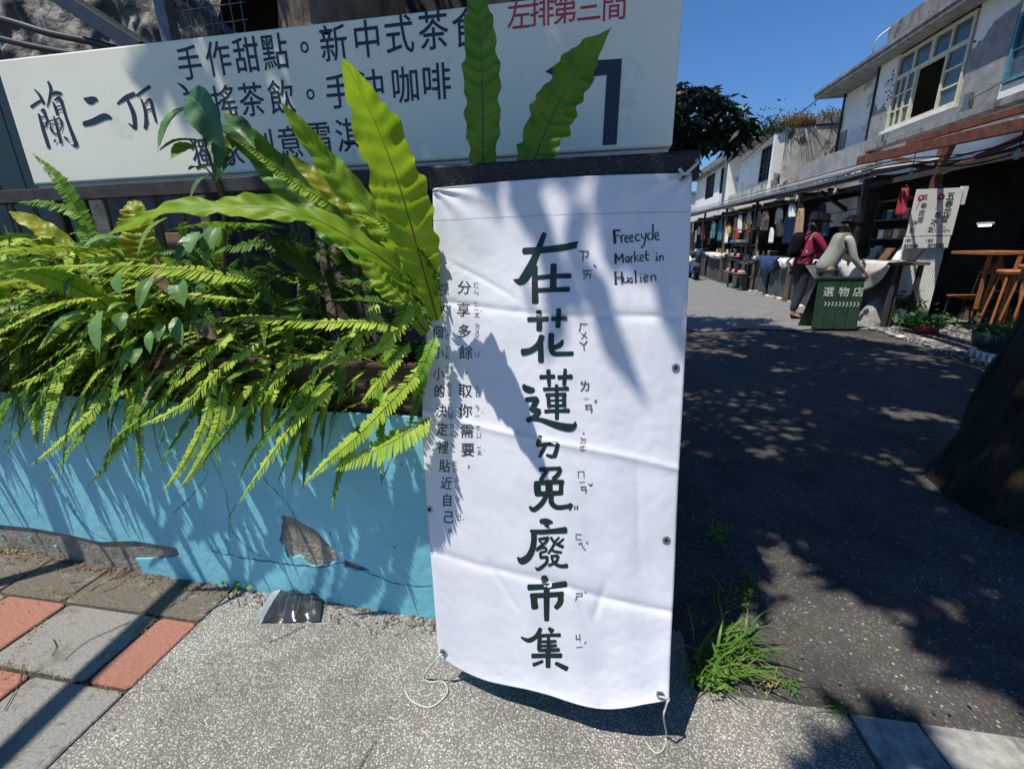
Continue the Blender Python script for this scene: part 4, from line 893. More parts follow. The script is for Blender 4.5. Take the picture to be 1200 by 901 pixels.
b=MB(); b.tube(catmull([PY(160,400,1.25),PY(140,365,1.15),PY(118,363,1.1)],5),.003,6); b.tube(catmull([PY(160,400,1.25),PY(165,350,1.12),PY(200,320,1.1)],5),.003,6); b.tube(catmull([PY(175,430,1.25),PY(190,395,1.12),PY(195,385,1.1)],5),.003,6); b.build('stem','stem',bp,smooth=True)
for a,c,h,mt,N in [((101,363,1.10),(49,410,1.02),.024,'broad_l',(-.3,-.7,.8)),((120,364,1.08),(117,415,1.02),.031,'broad_l',(-.2,-1,.5)),((143,317,1.10),(142,347,1.04),.028,'broad_l',(-.2,-1,.5)),((180,324,1.10),(162,366,1.03),.016,'broad_l',(.3,-1,.3)),
   ((146,366,1.12),(140,391,1.08),.020,'broad_l',(.5,-.6,.7)),((158,408,1.1),(141,433,1.05),.015,'broad_l',(-.2,-1,.5)),((166,408,1.1),(154,431,1.05),.014,'broad_l',(.4,-.8,.6)),((180,386,1.1),(176,415,1.06),.017,'broad_l',(0,-1,.4)),((192,380,1.1),(184,400,1.07),.014,'broad_l',(.5,-.8,.6)),
   ((150,355,1.12),(125,366,1.06),.014,'young',(0,-.5,1)),((208,328,1.12),(216,360,1.08),.026,'broad_l',(.4,-1,.4)),((205,372,1.12),(214,406,1.08),.02,'broad_l',(.3,-1,.4)),((240,372,1.12),(236,390,1.1),.012,'broad',(0,-1,.5)),
   ((115,302,1.15),(82,285,1.1),.022,'broad_l',(0,-.5,1)),((145,280,1.16),(95,292,1.08),.026,'broad_l',(0,-.4,1)),((240,275,1.2),(205,310,1.12),.026,'broad',(0,-.8,.7)),((260,260,1.2),(240,312,1.12),.022,'broad_l',(.2,-1,.4)),((196,255,1.14),(160,302,1.06),.016,'young',(-.3,-.8,.6)),
   ((232,272,1.15),(222,300,1.1),.024,'broad_l',(0,-1,.4)),((85,325,1.1),(78,350,1.07),.012,'broad',(0,-1,.3))]: oval(bp,a,c,h,mt,N,.12)
# dry brown leaves and wiry stems inside the shade
b=MB()
for i in range(46):
    x=rn.uniform(-1.3,-.5); y=wy(x)+rn.uniform(.05,.25); z=WT+rn.uniform(.05,.3); p=Vector((x,y,z)); d=Vector((rn.gauss(0,1),rn.gauss(0,.6)-.4,rn.gauss(0,.8))).normalized()*rn.uniform(.08,.22)
    b.tube([p,p+d*.5+Vector((0,0,.02)),p+d],.0009,4)
tag(b.build('dry_stems','dry',props={'kind':'stuff'}),'thin dry stems tangled in the shade of the ferns','dry stems')
dl=thing('dead_leaf','curled brown dead leaf caught in the ferns left of centre','leaf',(-1.45,1.2,1.1)); oval(dl,(182,316,1.18),(205,352,1.12),.03,'dry',(0,-1,.4),.3,rib=None,name='blade')
dl=thing('dead_leaf','lower curled brown dead leaf behind the ferns','leaf',(-1.2,1.2,1.0)); oval(dl,(230,395,1.2),(262,402,1.16),.03,'dry',(0,-1,.4),.3,rib=None,name='blade')
# ================================================================== WEEDS, LITTER
def blade(b,p,d,l,w,rn):
    d=Vector(d).normalized(); s=d.cross(Vector((0,0,1))).normalized() if abs(d.z)<.98 else Vector((1,0,0)); a=[]
    for i in range(7):
        t=i/6; q=p+d*l*t-Vector((0,0,1))*l*.55*t*t; ww=w*(1-t)**.6*.5*(1 if t>.15 else .7); a+= [q-s*ww,q+s*ww+Vector((0,0,.0008))]
    b.add(a,[(2*i,2*i+1,2*i+3,2*i+2) for i in range(6)])
gt=thing('grass_tuft','lush green grass tuft at the kerb corner right of the banner','grass tuft',(.40,1.17,0))
for k in range(70):
    q=G(rn.uniform(812,870),rn.uniform(745,802)); l=rn.uniform(.12,.30); az=rn.gauss(-.1,1.0); b=MB(); blade(b,q,(math.cos(az)*.8+.15,math.sin(az)*.7-.1,rn.uniform(.7,1.5)),l,rn.uniform(.006,.012),rn); b.build('blade','grassm',gt,smooth=True)
for k in range(26):
    q=G(rn.uniform(815,870),rn.uniform(690,745)); az=rn.uniform(0,6.3); b=MB(); blade(b,q,(math.cos(az),math.sin(az)*.7,rn.uniform(.6,1.5)),rn.uniform(.06,.2),rn.uniform(.005,.009),rn); b.build('blade','grassm',gt,smooth=True)
for k in range(14): q=G(rn.uniform(815,865),rn.uniform(765,803)); az=rn.uniform(0,6.3); b=MB(); blade(b,q,(math.cos(az),math.sin(az)*.7,rn.uniform(.3,1.2)),rn.uniform(.06,.2),rn.uniform(.005,.009),rn); b.build('blade','grass_dry',gt,smooth=True)
wd=thing('weed','small leafy weed at the road edge above the grass tuft','weed',(.42,1.9,0))
b=MB(); leaf_cloud(b,[G(rn.gauss(840,7),rn.gauss(622,7),rn.uniform(.0,.05)) for _ in range(120)],.025,rn,asp=.5); b.build('foliage','grassm',wd)
wd=thing('weed','bushy fine weed at the foot of the grass tuft beside banner','weed',(.38,1.15,0))
b=MB(); leaf_cloud(b,[G(rn.gauss(832,12),rn.gauss(788,9),abs(rn.gauss(0,.03))) for _ in range(520)],.018,rn,asp=.5); leaf_cloud(b,[G(rn.gauss(878,6),rn.gauss(685,10),abs(rn.gauss(0,.03))) for _ in range(160)],.018,rn,asp=.5); b.build('foliage','grassm',wd)
for px,py,l_ in ((905,800,'dry grass sprig in the joint beside the kerb'),(925,805,'small green sprig growing in the pavement joint'),(985,832,'little grass sprig at the kerb slab corner')):
    w_=thing('grass_sprig',l_,'weed',G(px,py)); b=MB()
    for k in range(16): q=G(px+rn.gauss(0,6),py+rn.gauss(0,3)); az=rn.uniform(0,6.3); blade(b,q,(math.cos(az),math.sin(az),rn.uniform(.2,1)),rn.uniform(.03,.08),.004,rn)
    b.build('blades','grass_dry' if 'dry' in l_ else 'grassm',w_)
cw=thing('clover_weed','small round-leaved weed where wall meets the pavement','weed',G(285,682)); b=MB()
for px,py,r in ((268,676,.012),(277,684,.014),(285,675,.013),(300,680,.02),(262,682,.01),(292,688,.011),(275,692,.010),(308,676,.009)):
    c=G(px,py,.03); b.add([c+Vector((math.cos(a)*r,math.sin(a)*r*.7,math.sin(a)*r*.6)) for a in [k*PI/5 for k in range(10)]],[tuple(range(10))]); b.tube([c,G(285,690,0)],.0008,4)
b.build('foliage','young',cw)
for k,(px,py,l_) in enumerate(((100,640,'straggling weed creeping along the foot of the blue wall'),(20,632,'mossy weed clump at left end of the wall foot'))):
    w_=thing('moss_weed',l_,'weed',G(px,py)); b=MB(); leaf_cloud(b,[G(px+rn.gauss(0,18),py+8+rn.gauss(0,4),abs(rn.gauss(0,.012))) for _ in range(260)],.016,rn); b.build('foliage','grass_dry' if k else 'grassm',w_)
b=MB(); leaf_cloud(b,[G(rn.gauss(168,14),rn.gauss(733,3)+0,.004) for _ in range(1)],.01,rn)
for seg in (((155,745),(182,722)),((0,790),(60,712)),((0,776),(148,812)),((40,690),(100,700))):
    (a0,b0),(a1,b1)=seg
    leaf_cloud(b,[G(a0+(a1-a0)*t+rn.gauss(0,2),b0+(b1-b0)*t+rn.gauss(0,2),.003) for t in [rn.random() for _ in range(130)]],.010,rn)
tag(b.build('joint_moss','grass_dry',props={'kind':'stuff'}),'green brown moss in the paver joints','moss')
b=MB()
for i in range(560):
    px=rn.uniform(-40,510); q=G(px,0,0) if 0 else None
    x=rn.uniform(-3.4,-.5); y=wy(x)-abs(rn.gauss(0,.045))-.004; p=Vector((x,y,.004)); az=rn.uniform(0,PI); l=rn.choice([rn.uniform(.005,.02),rn.uniform(.02,.06)]) ; d=Vector((math.cos(az),math.sin(az),rn.uniform(0,.3)))*l; s=Vector((-math.sin(az),math.cos(az),0))*rn.uniform(.001,.004)
    b.add([p-s,p+d*.5-s*.5,p+d,p+d*.5+s,p+s],[(0,1,2,3,4)])
for i in range(60):
    p=G(rn.uniform(0,260),rn.uniform(665,890),.006); az=rn.uniform(0,PI); d=Vector((math.cos(az),math.sin(az),0))*rn.uniform(.01,.03); b.tube([p,p+d],.0007,4)
tag(b.build('leaf_litter','dry',props={'kind':'stuff'}),'brown leaf litter gathered along the wall foot','litter')
def twig(label,pts):
    b=MB(); b.tube(catmull([G(a,c_,.006) for a,c_ in pts],5),.0013,5); tag(b.build('twig','stem_b'),label,'twig')
b=MB()
for i in range(90):
    p=G(rn.uniform(815,1190),rn.uniform(440,815),.004); 
    if rn.random()<.6: p=Vector((rn.uniform(.4,2.2),1.09+abs(rn.gauss(0,.05)),.002))
    az=rn.uniform(0,6.3); l=rn.uniform(.004,.016); d=Vector((math.cos(az),math.sin(az),rn.uniform(0,.5)))*l; s=Vector((-math.sin(az),math.cos(az),.1))*l*.3
    b.add([p-s*.3,p+d*.5-s,p+d,p+d*.5+s],[(0,1,2,3)])
tag(b.build('lane_litter','dry',props={'kind':'stuff'}),'dry leaf bits scattered along the kerb and lane','litter')
twig('long curved twig lying on the grey paver',[(76,772),(100,752),(130,738),(152,728)])
twig('short hooked twig on the grey paver left of the long twig',[(62,748),(66,758),(60,768)])
twig('thin straight twig at the left edge of the lower pavers',[(27,778),(22,800),(5,832)])
twig('thin dark twig on the pebble pavement below the foil',[(358,732),(335,744),(315,752)])
twig('long faint dark twig on pebble pavement left of centre bottom',[(420,901),(432,880),(441,868)])
# black plastic sachet
sc_=thing('plastic_wrapper','crumpled glossy black plastic wrapper with silver lining by the wall','wrapper',G(340,712))
def foil(u,v):
    a=G(306,730,.003)*(1-u)*(1-v)+G(375,729,.003)*u*(1-v)+G(329,691,.03)*(1-u)*v+G(378,700,.022)*u*v
    return a+Vector((0,0,.016*math.sin(u*PI)*math.sin(v*PI*.8)+.006*math.sin(u*14+v*3)+.004*noise.noise(Vector((u*9,v*9,0)))))
MB().grid(foil,24,12).build('sheet','blackfoil',sc_,smooth=True)
b=MB(); b.add([G(306,730,.005),G(300,722,.004),G(318,694,.03),G(329,690,.032)],[(0,1,2,3)]); b.build('lining','silver',sc_)
b=MB(); P=[foil(u,.02)+Vector((0,0,.002)) for u in (.0,.5,1)]
for i,u in enumerate((.30,.55,.8)):
    p=[foil(u+.02*math.sin(v*5),v)+Vector((0,-.0015,.0018)) for v in (.1,.35,.6,.9)]; b.tube(p,.0008,4)
b.build('crease_print','silver',sc_)
# ================================================================== STREET: HOUSES ON THE RIGHT
MAT['plaster']=M('old white plaster',(.74,.72,.66),(.83,.81,.75),3,.9,.004,30,c3=(.42,.42,.41),s3=1.6,f3=.57)
MAT['plaster_grey']=M('bare grey render',(.20,.20,.20),(.29,.29,.285),6,.95,.005,35,c3=(.42,.42,.41),s3=4,f3=.62)
MAT['weathered']=M('black stained concrete',(.26,.245,.21),(.48,.465,.41),5,.95,.006,25,c3=(.055,.053,.048),s3=2.6,f3=.55,stretch=(1,1,.6))
MAT['conc_old']=M('aged concrete band',(.14,.14,.135),(.25,.245,.235),7,.95,.005,30,c3=(.07,.07,.068),s3=4,f3=.58,stretch=(1,1,.5))
MAT['cream']=M('cream window frame',(.52,.50,.34),(.62,.60,.44),12,.6,.001,50)
MAT['blue_frame']=M('turquoise window frame',(.05,.19,.26),(.07,.25,.33),12,.6)
MAT['glass']=M('dusty dark glass',(.05,.07,.085),(.09,.115,.13),3,.12,spec=.6)
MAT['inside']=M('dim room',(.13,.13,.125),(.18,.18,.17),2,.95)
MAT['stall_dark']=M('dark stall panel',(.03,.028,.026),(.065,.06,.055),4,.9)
MAT['louvre']=M('dark window louvres',(.03,.035,.035),(.06,.065,.065),20,.5)
MAT['tin']=M('corrugated tin awning',(.34,.34,.33),(.50,.50,.49),4,.5,.001,60,metal=.2,c3=(.16,.13,.11),s3=5,f3=.6)
MAT['red_beam']=M('rusty red beam',(.10,.034,.02),(.19,.065,.036),12,.8,.003,50,c3=(.04,.024,.017),s3=7,f3=.6)
MAT['orange_wood']=M('orange varnished wood',(.26,.09,.03),(.40,.16,.055),14,.5,.001,60,stretch=(1,1,6))
MAT['post_wood']=M('weathered brown post',(.10,.06,.035),(.20,.13,.08),10,.85,.003,50,stretch=(1,1,.3))
MAT['cloth_w']=M('white table cloth',(.58,.57,.52),(.68,.67,.62),8,.9,.001,60)
MAT['cloth_b']=M('navy cloth',(.015,.035,.11),(.03,.06,.17),8,.9)
MAT['white_board']=M('white board',(.50,.51,.50),(.58,.59,.58),6,.7)
MAT['green_board']=M('green painted board',(.014,.042,.020),(.028,.065,.032),6,.65,.002,40,c3=(.05,.08,.045),s3=9,f3=.6)
MAT['white_paint']=M('white painted lettering',(.70,.72,.66),None,rough=.7)
MAT['menu']=M('menu board',(.68,.68,.64),(.78,.78,.73),5,.7)
MAT['black']=M('black fabric',(.006,.006,.008),(.012,.012,.014),10,.95,spec=.05)
house=thing('shop_house','two-storey white plastered shop house with cream grid window and concrete eave','house',(5.5,8,0))
XF=5.5
def hbox(name,mat,x0,y0,z0,x1,y1,z1,root=None,**k): 
    return MB().box(x0,y0,z0,x1,y1,z1).build(name,mat,root or house,**k)
hbox('wall','plaster',XF,2.2,2.4,XF+.18,7.50,4.52); hbox('wall','plaster',XF,8.20,2.4,XF+.18,8.98,4.52)
hbox('wall','plaster',XF,7.503,2.4,XF+.18,8.197,3.25); hbox('wall','plaster',XF,7.503,4.10,XF+.18,8.197,4.52)
hbox('wall','plaster',XF,8.983,2.4,XF+.18,10.80,3.22); hbox('wall','plaster',XF,10.803,2.4,XF+.18,11.42,4.52)
# bare render where plaster fell: irregular thin layer
def patch(pts,x,mat,root,th=.012):
    P=[Vector((x,a,b_)) for a,b_ in pts]; MB().prism(P,(-th,0,0)).build('render_patch',mat,root)
def jagl(pts,amp,per): 
    out=[]
    for a,b_ in zip(pts,pts[1:]):
        for k in range(per): t=k/per; out.append((a[0]+(b_[0]-a[0])*t+rng.uniform(-amp,amp)*.6,a[1]+(b_[1]-a[1])*t+rng.uniform(-amp,amp)))
    out.append(pts[-1]); return out
patch(jagl([(8.96,3.95),(8.75,4.02),(8.62,4.18),(8.22,4.26)],.03,5)+[(8.22,3.1),(8.96,3.1)],XF,'plaster_grey',house)
patch(jagl([(7.48,4.35),(7.3,4.45),(6.6,4.2),(5.6,4.4)],.04,6)+[(5.6,3.3),(7.48,3.2)],XF,'plaster_grey',house)
patch([(11.40,3.9)]+jagl([(11.40,3.9),(11.2,3.65),(11.05,3.75),(10.84,3.55)],.03,4)+[(10.84,2.7),(11.40,2.7)],XF,'plaster_grey',house)
hbox('eave','conc_old',5.18,2.2,4.523,6.6,13.55,4.60,bevel=.006)
hbox('drip_band','conc_old',5.16,2.2,4.603,5.30,13.57,4.66)
hbox('parapet','conc_old',5.28,2.2,4.663,5.42,10.95,5.02,bevel=.01)
hbox('ledge','conc_old',5.30,2.2,2.93,5.498,11.43,3.03,bevel=.006)
hbox('low_wall','plaster_grey',5.26,11.0,2.62,5.38,13.98,3.13,bevel=.006)
hbox('recess_wall','plaster',5.76,11.423,2.6,5.9,13.22,4.52); hbox('recess_side','plaster',5.683,11.30,2.6,5.76,11.42,4.52)
hbox('dark_strip','plaster_grey',5.740,11.6,2.7,5.758,11.95,4.4); hbox('dark_strip','plaster_grey',5.740,12.9,2.7,5.758,13.2,3.7)
hbox('corner_pipe','dark_metal',5.47,11.43,2.7,5.51,11.47,4.52); hbox('corner_pipe','dark_metal',5.70,13.20,2.7,5.74,13.24,4.52)
hbox('roof_slab','conc_old',6.61,2.2,4.53,9.5,13.5,4.62)
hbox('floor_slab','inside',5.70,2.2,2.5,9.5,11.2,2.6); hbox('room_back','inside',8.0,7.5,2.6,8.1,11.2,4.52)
hbox('room_side','inside',5.7,11.2,2.6,8.0,11.29,4.52)
def window(root,y0,y1,z0,z1,x,mat,vs,hs,name='window',fw=.045,pane='glass',skip=()):
    b=MB(); 
    b.box(x-.03,y0,z0,x+.04,y0+fw,z1); b.box(x-.03,y1-fw,z0,x+.04,y1,z1); b.box(x-.031,y0+fw,z0,x+.04,y1-fw,z0+fw); b.box(x-.031,y0+fw,z1-fw,x+.04,y1-fw,z1)
    w=b.build(name,mat,root)
    for v in vs:
        yy,a,c,t=v; MB().box(x-.022,yy-t/2,a,x+.03,yy+t/2,c).build('mullion',mat,w)
    for h in hs:
        zz,a,c,t=h; MB().box(x-.018,a,zz-t/2,x+.026,c,zz+t/2).build('glazing_bar',mat,w)
    return w
w=window(house,9.0,10.8,3.25,4.48,XF,'cream',[(9.45,4.12,4.46,.05),(9.88,4.12,4.46,.09),(10.33,4.12,4.46,.05),(9.47,3.27,4.09,.05),(10.20,3.27,4.09,.045),(10.42,3.27,4.09,.04),(10.60,3.27,4.09,.025)],[(4.105,9.045,10.755,.065),(3.81,9.05,9.45,.025),(3.55,9.05,9.45,.025),(3.81,10.22,10.75,.022),(3.55,10.22,10.75,.022)])
def pane(w,x,y0,y1,z0,z1,mat='glass'): MB().box(x,y0,z0,x+.006,y1,z1).build('pane',mat,w)
for a,c in ((9.05,9.42),(9.48,9.83),(9.93,10.30),(10.36,10.75)): pane(w,XF+.008,a,c,4.14,4.43)
for z0,z1 in ((3.30,3.535),(3.565,3.795),(3.825,4.07)):
    pane(w,XF+.008,9.05,9.44,z0,z1); pane(w,XF+.008,10.225,10.395,z0,z1); pane(w,XF+.008,10.445,10.585,z0,z1); pane(w,XF+.008,10.615,10.75,z0,z1)
MB().box(5.42,8.95,3.19,5.497,10.86,3.245).build('sill','plaster',w)
hbox('wall_box','cloth_b',6.2,9.75,3.5,6.3,10.1,3.62)
w=window(house,7.52,8.18,3.27,4.08,XF,'blue_frame',[(7.85,3.31,4.04,.035)],[(3.65,7.565,8.135,.03)])
pane(w,XF+.012,7.57,7.83,3.32,3.63); pane(w,XF+.012,7.87,8.13,3.32,3.63); pane(w,XF+.012,7.57,7.83,3.67,4.03); pane(w,XF+.012,7.87,8.13,3.67,4.03)
b=MB(); b.tube(catmull([(5.22,11.15,4.64),(5.15,11.1,4.72),(5.14,10.98,4.86),(5.28,10.9,4.98)],6),.018,8); b.build('roof_pipe',M('white pipe',(.7,.7,.68),None,rough=.5),house,smooth=True)
b=MB(); b.tube([(5.44,8.75,3.18),(5.36,8.72,3.05)],.012,6); b.box(5.40,8.62,3.05,5.46,8.72,3.30); b.tube([(5.42,8.65,3.2),(5.35,8.2,3.22),(5.35,7.5,3.33)],.010,6); b.build('bracket','grey_metal',house)
for i in range(14): # bolts and holes beside the window
    y=rng.choice([10.87,10.95,11.05,8.94]); z=rng.uniform(3.3,4.4); MB().box(XF-.012,y-.014,z-.014,XF-.001,y+.014,z+.014).build('anchor_hole','hole',house)
# ------------------------------------------------------------------ weathered gable between the houses
gable=thing('gable_wall','black-stained weathered concrete gable wall with weeds on its top','wall',(5.6,14.4,0))
b=MB(); b.prism([(4.99,14.3,2.4),(8.5,14.3,2.4),(8.5,14.3,4.16),(6.1,14.3,4.13),(5.95,14.3,4.10),(4.99,14.3,4.08)],(0,.2,0)); b.build('wall','weathered',gable,bevel=.01)
MB().box(4.97,14.27,4.17,8.5,14.55,4.23).build('coping','conc_old',gable) if 0 else None
MB().box(5.6,14.26,4.13,8.5,14.52,4.30).build('coping','conc_old',gable,bevel=.01)
for k,(px,py,n,l_) in enumerate(((903,150,90,'tall wispy weeds sprouting on the far house roof edge'),(935,142,260,'bushy dry and green weeds on top of the gable wall'),(975,138,160,'yellow green grass clump on the gable wall beside the recess'))):
    w_=thing('roof_weed',l_,'weed',PY(px,py+10,14.4)); b=MB()
    for i in range(n):
        p=PY(px+rn.gauss(0,9),py+6+rn.uniform(-2,3),14.4+rn.uniform(-.1,.1)); az=rn.uniform(0,6.3); blade(b,p,(math.cos(az)*.7,math.sin(az)*.5,rn.uniform(.5,1.6)),rn.uniform(.3,.9),.03,rn)
    b.build('foliage','grass_dry' if k>0 else 'crown',w_)
    if k!=0: b=MB(); leaf_cloud(b,[PY(px+rn.gauss(0,10),py+rn.gauss(-2,5),14.4) for _ in range(150)],.10,rn); b.build('leaves','crown',w_)
    else: b=MB(); leaf_cloud(b,[PY(px+rn.gauss(0,10),py-8+rn.gauss(0,8),14.4) for _ in range(110)],.13,rn); b.build('leaves','crown',w_)
# ------------------------------------------------------------------ far house
fh=thing('far_shop_house','farther white shop house with three dark grid windows up the lane','house',(5.5,20,0))
hb=lambda n,m_,*a,**k: hbox(n,m_,*a,root=fh,**k)
ws=[(16.55,18.0,3.15,4.22),(21.35,23.2,3.30,4.38),(24.2,26.0,3.30,4.38)]
ye=[15.5]+[v for w_ in ws for v in w_[:2]]+[28.2]
for i in range(0,len(ye),2): hb('wall','plaster',XF,ye[i]+.002,2.4,XF+.18,ye[i+1]-.002,4.44)
for y0,y1,z0,z1 in ws:
    hb('wall','plaster',XF,y0,2.4,XF+.18,y1,z0-.002); hb('wall','plaster',XF,y0,z1+.002,XF+.18,y1,4.44)
    n=4; w_=window(fh,y0+.005,y1-.005,z0+.003,z1-.003,XF+.05,'dark_metal',[(y0+(y1-y0)*k/n,z0+.04,z1-.04,.05) for k in range(1,n)],[(z0+(z1-z0)*k/4,y0+.05,y1-.05,.03) for k in (1,2,3)])
    pane(w_,XF+.09,y0+.05,y1-.05,z0+.04,z1-.04)
hb('fin_wall','plaster',5.05,15.45,2.5,5.498,15.6,4.40); hb('fin_wall','plaster',5.10,20.35,2.5,5.498,20.5,4.40)
hb('eave','conc_old',5.0,15.3,4.443,7.5,20.55,4.53); hb('eave','conc_old',5.15,20.56,4.46,7.5,28.4,4.70)
hb('drain_pipe','grey_metal',5.02,20.56,2.6,5.12,20.66,4.45)
hb('low_wall','weathered',5.2,15.7,2.55,5.32,20.4,2.98)
hb('roof_edge_pipe','white_board',5.0,20.2,4.54,5.1,20.7,4.66)
for i in range(5): MB().beam((5.1,14.7+i*.17,2.8),(5.15,14.9+i*.17,3.05+.03*i),.05,.03).build('broken_board','dark_metal',fh)
MAT['hill']=M('distant green hill',(.03,.06,.03),(.06,.10,.05),.05,1)
tag(MB().grid(lambda u,v:(-120+u*200,150+v*60,-1+v*22+4*noise.noise(Vector((u*6,v,0)))*v),40,4).build('hill','hill',smooth=True),kind='structure')
end=thing('lane_end_house','pale house with green shutters closing the far end of the lane','house',(3,38,0))
MB().box(1.5,38,-.06,9,42,4.6).build('wall','plaster',end); MB().box(1.3,37.8,4.603,9.2,42.2,4.75).build('roof','conc_old',end); 
for k in range(4): MB().box(2+k*1.4,37.95,2.9,2.8+k*1.4,37.998,4.0).build('window','louvre',end)
for k,(x,y,h_) in enumerate(((2.9,31,2.6),(3.9,33,3.2),(1.0,34,3.0))):
    t_=thing('lane_tree',['small leafy tree at the far end of the lane','taller leafy tree behind the far small tree','leafy tree at left of the lane end'][k],'tree',(x,y,0)); MB().tube([(x,y,-.05),(x+.1,y,h_*.5),(x,y,h_)],[.12,.09,.04],8).build('trunk','bark',t_)
    b=MB(); leaf_cloud(b,[Vector((x+rn.gauss(0,.6),y+rn.gauss(0,.6),h_+rn.gauss(0,.5))) for _ in range(900)],.25,rn); b.build('crown','broad',t_)
# ------------------------------------------------------------------ awning
aw=thing('lane_awning','long corrugated tin awning running along the stalls under the upper storey','awning',(4.6,14,2.4))
def awf(u,v):
    y=7.95+v*19.5; x=3.98+u*1.33; e=2.24+.20*min(v*1.4,1); z=e+.17*u+.018*math.sin(y*30)
    return (x,y,z+.02*noise.noise(Vector((y*.9,x,0))))
b=MB(); b.grid(awf,3,900); b.build('tin_sheet','tin',aw,smooth=True)
def awf2(u,v):
    y=2.5+v*5.43; x=4.95+u*.36; return (x,y,2.56+.14*u+.018*math.sin(y*30))
b=MB(); b.grid(awf2,3,300); b.build('tin_sheet','tin',aw,smooth=True)
def pline(f,n): return [Vector(f(i/n)) for i in range(n+1)]
MB().tube(pline(lambda t:(3.96,7.95+t*19.5,2.215+.20*min(t*1.4,1)),20),.022,8).build('gutter_pipe','tin',aw,smooth=True)
for k in range(3): MB().tube(pline(lambda t:(3.93+.05*k,7.95+t*19.5,2.27+.05*k+.20*min(t*1.4,1)+.012*noise.noise(Vector((t*40,k,0)))),60),.012,6).build('edge_pipe','white_board' if k==1 else 'grey_metal',aw,smooth=True)
MB().tube(pline(lambda t:(4.02,7.95+t*19.5,2.15+.20*min(t*1.4,1)),20),.018,8).build('edge_rail','grey_metal',aw,smooth=True)
for i,y in enumerate((8.3,10.6,13.2,16,19,22.5,26)): MB().box(4.08,y,-.05,4.14,y+.06,2.22+.02*i).build('support_post','post_wood' if i%2 else 'dark_metal',aw)
for i,y in enumerate((9.4,11.9,14.6,17.5)): MB().beam((4.05,y,2.12),(4.9,y-.1,2.0),.05,.05).build('bracket_arm','dark_metal',aw)
rf_=thing('red_timber_frame','rusty red timber beam and braced post above the menu board','frame',(4.1,6.5,0))
MB().beam((3.80,4.2,2.19),(3.80,8.0,2.37),.07,.11).build('beam','red_beam',rf_,bevel=.004)
MB().beam((3.84,4.2,2.36),(3.84,7.0,2.42),.05,.07).build('upper_beam','red_beam',rf_,bevel=.004)
MB().box(4.80,7.93,-.05,4.90,8.03,2.50).build('post','red_beam',rf_,bevel=.004)
MB().beam((4.84,7.95,2.15),(4.5,8.6,2.50),.06,.07).build('brace','red_beam',rf_); MB().beam((4.82,7.93,2.12),(4.3,6.9,2.46),.06,.07).build('brace','red_beam',rf_); MB().beam((4.86,7.93,2.15),(5.4,7.3,2.5),.06,.07).build('brace','red_beam',rf_)
for k in range(3):
    b=MB(); b.tube(catmull([(3.9,4.5,2.15+.05*k),(4.0,6.0,2.02+.06*k),(3.95,7.6,2.2+.04*k),(4.0,10,2.15+.05*k),(4.0,15,2.25)],8),.008,5); tag(b.build('cable','black',None,smooth=True),['lowest black cable sagging under the awning edge','middle black cable slung along the awning edge','upper black cable slung along the awning edge'][k],'cable')
b=MB(); b.tube(catmull([PX(957,118,5.25),PX(935,135,5.3),PX(915,150,5.3),PX(870,190,5.4)],6),.012,5); tag(b.build('roof_cable','black'),'thin cable running from the eave tip toward the far roof','cable')
# bulbs
bulb=thing('hanging_bulb','clear glass bulb hanging under the awning, nearest the menu board','light bulb',(3.95,7.0,2.02),'bulbs hanging under the awning')
MB().lathe([(.012,.06),(.016,.04),(.03,.0),(.022,-.03),(0,-.04)],(3.95,7.0,2.02),12).build('glass',M('bulb glass',(.35,.36,.36),None,rough=.1,spec=.8),bulb,smooth=True); MB().tube([(3.95,7.0,2.08),(3.95,7.0,2.30)],.005,5).build('wire','black',bulb)
for p_,l_ in (((3.95,8.9,2.03),'clear glass bulb hanging above the two shoppers'),((3.95,10.4,2.05),'clear glass bulb hanging by the white board'),((3.9,5.4,2.0),'clear glass bulb hanging at the right edge under the red beam'),((3.97,12.4,2.1),'small bulb hanging above the hats stall')): copy_tree(bulb,loc=p_,label=l_)
MAT['lamp']=M('lit tube',(.85,.95,1.0),None,emit=2.2); MAT['lamp_w']=M('lit warm bulb',(1,.8,.45),None,emit=3)
for px,py,l_ in ((878,267,'left of two lit fluorescent tubes inside the stalls'),(896,267,'right of two lit fluorescent tubes inside the stalls'),(1161,264,'dim lit tube inside the dark cafe at the right')):
    q=PX(px,py,4.9); t_=thing('tube_lamp',l_,'lamp',q); MB().box(q.x-.02,q.y-.02,q.z+.012,q.x+.02,q.y+.42 if px<1000 else q.y+.2,q.z+.04).build('housing','white_board',t_); MB().tube([q,q+Vector((0,.4 if px<1000 else .18,0))],.014,8).build('tube','lamp',t_)
q=PX(926,269,4.9); t_=thing('warm_lamp','small warm lit bulb in the middle stall','lamp',q); MB().lathe([(.0,.05),(.035,.0),(0,-.04)],q,10).build('bulb','lamp_w',t_)
# ------------------------------------------------------------------ stall interior
st=thing('stall_building','dark open-fronted stalls beneath the awning','building',(5.5,14,0))
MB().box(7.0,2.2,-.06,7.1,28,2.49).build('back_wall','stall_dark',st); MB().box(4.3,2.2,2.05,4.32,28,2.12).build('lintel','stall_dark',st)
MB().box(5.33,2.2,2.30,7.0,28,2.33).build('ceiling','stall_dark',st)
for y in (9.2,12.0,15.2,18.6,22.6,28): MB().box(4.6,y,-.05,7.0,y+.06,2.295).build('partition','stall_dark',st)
tag(MB().box(4.06,3.2,-.03,7.0,8.9,.012).build('gravel','gravel'),kind='structure')
def bundle(name,label,cat,px,py,X,w,h,mats,rn,n=6,group=None):
    q=PX(px,py,X); t=thing(name,label,cat,q,group)
    return t,q
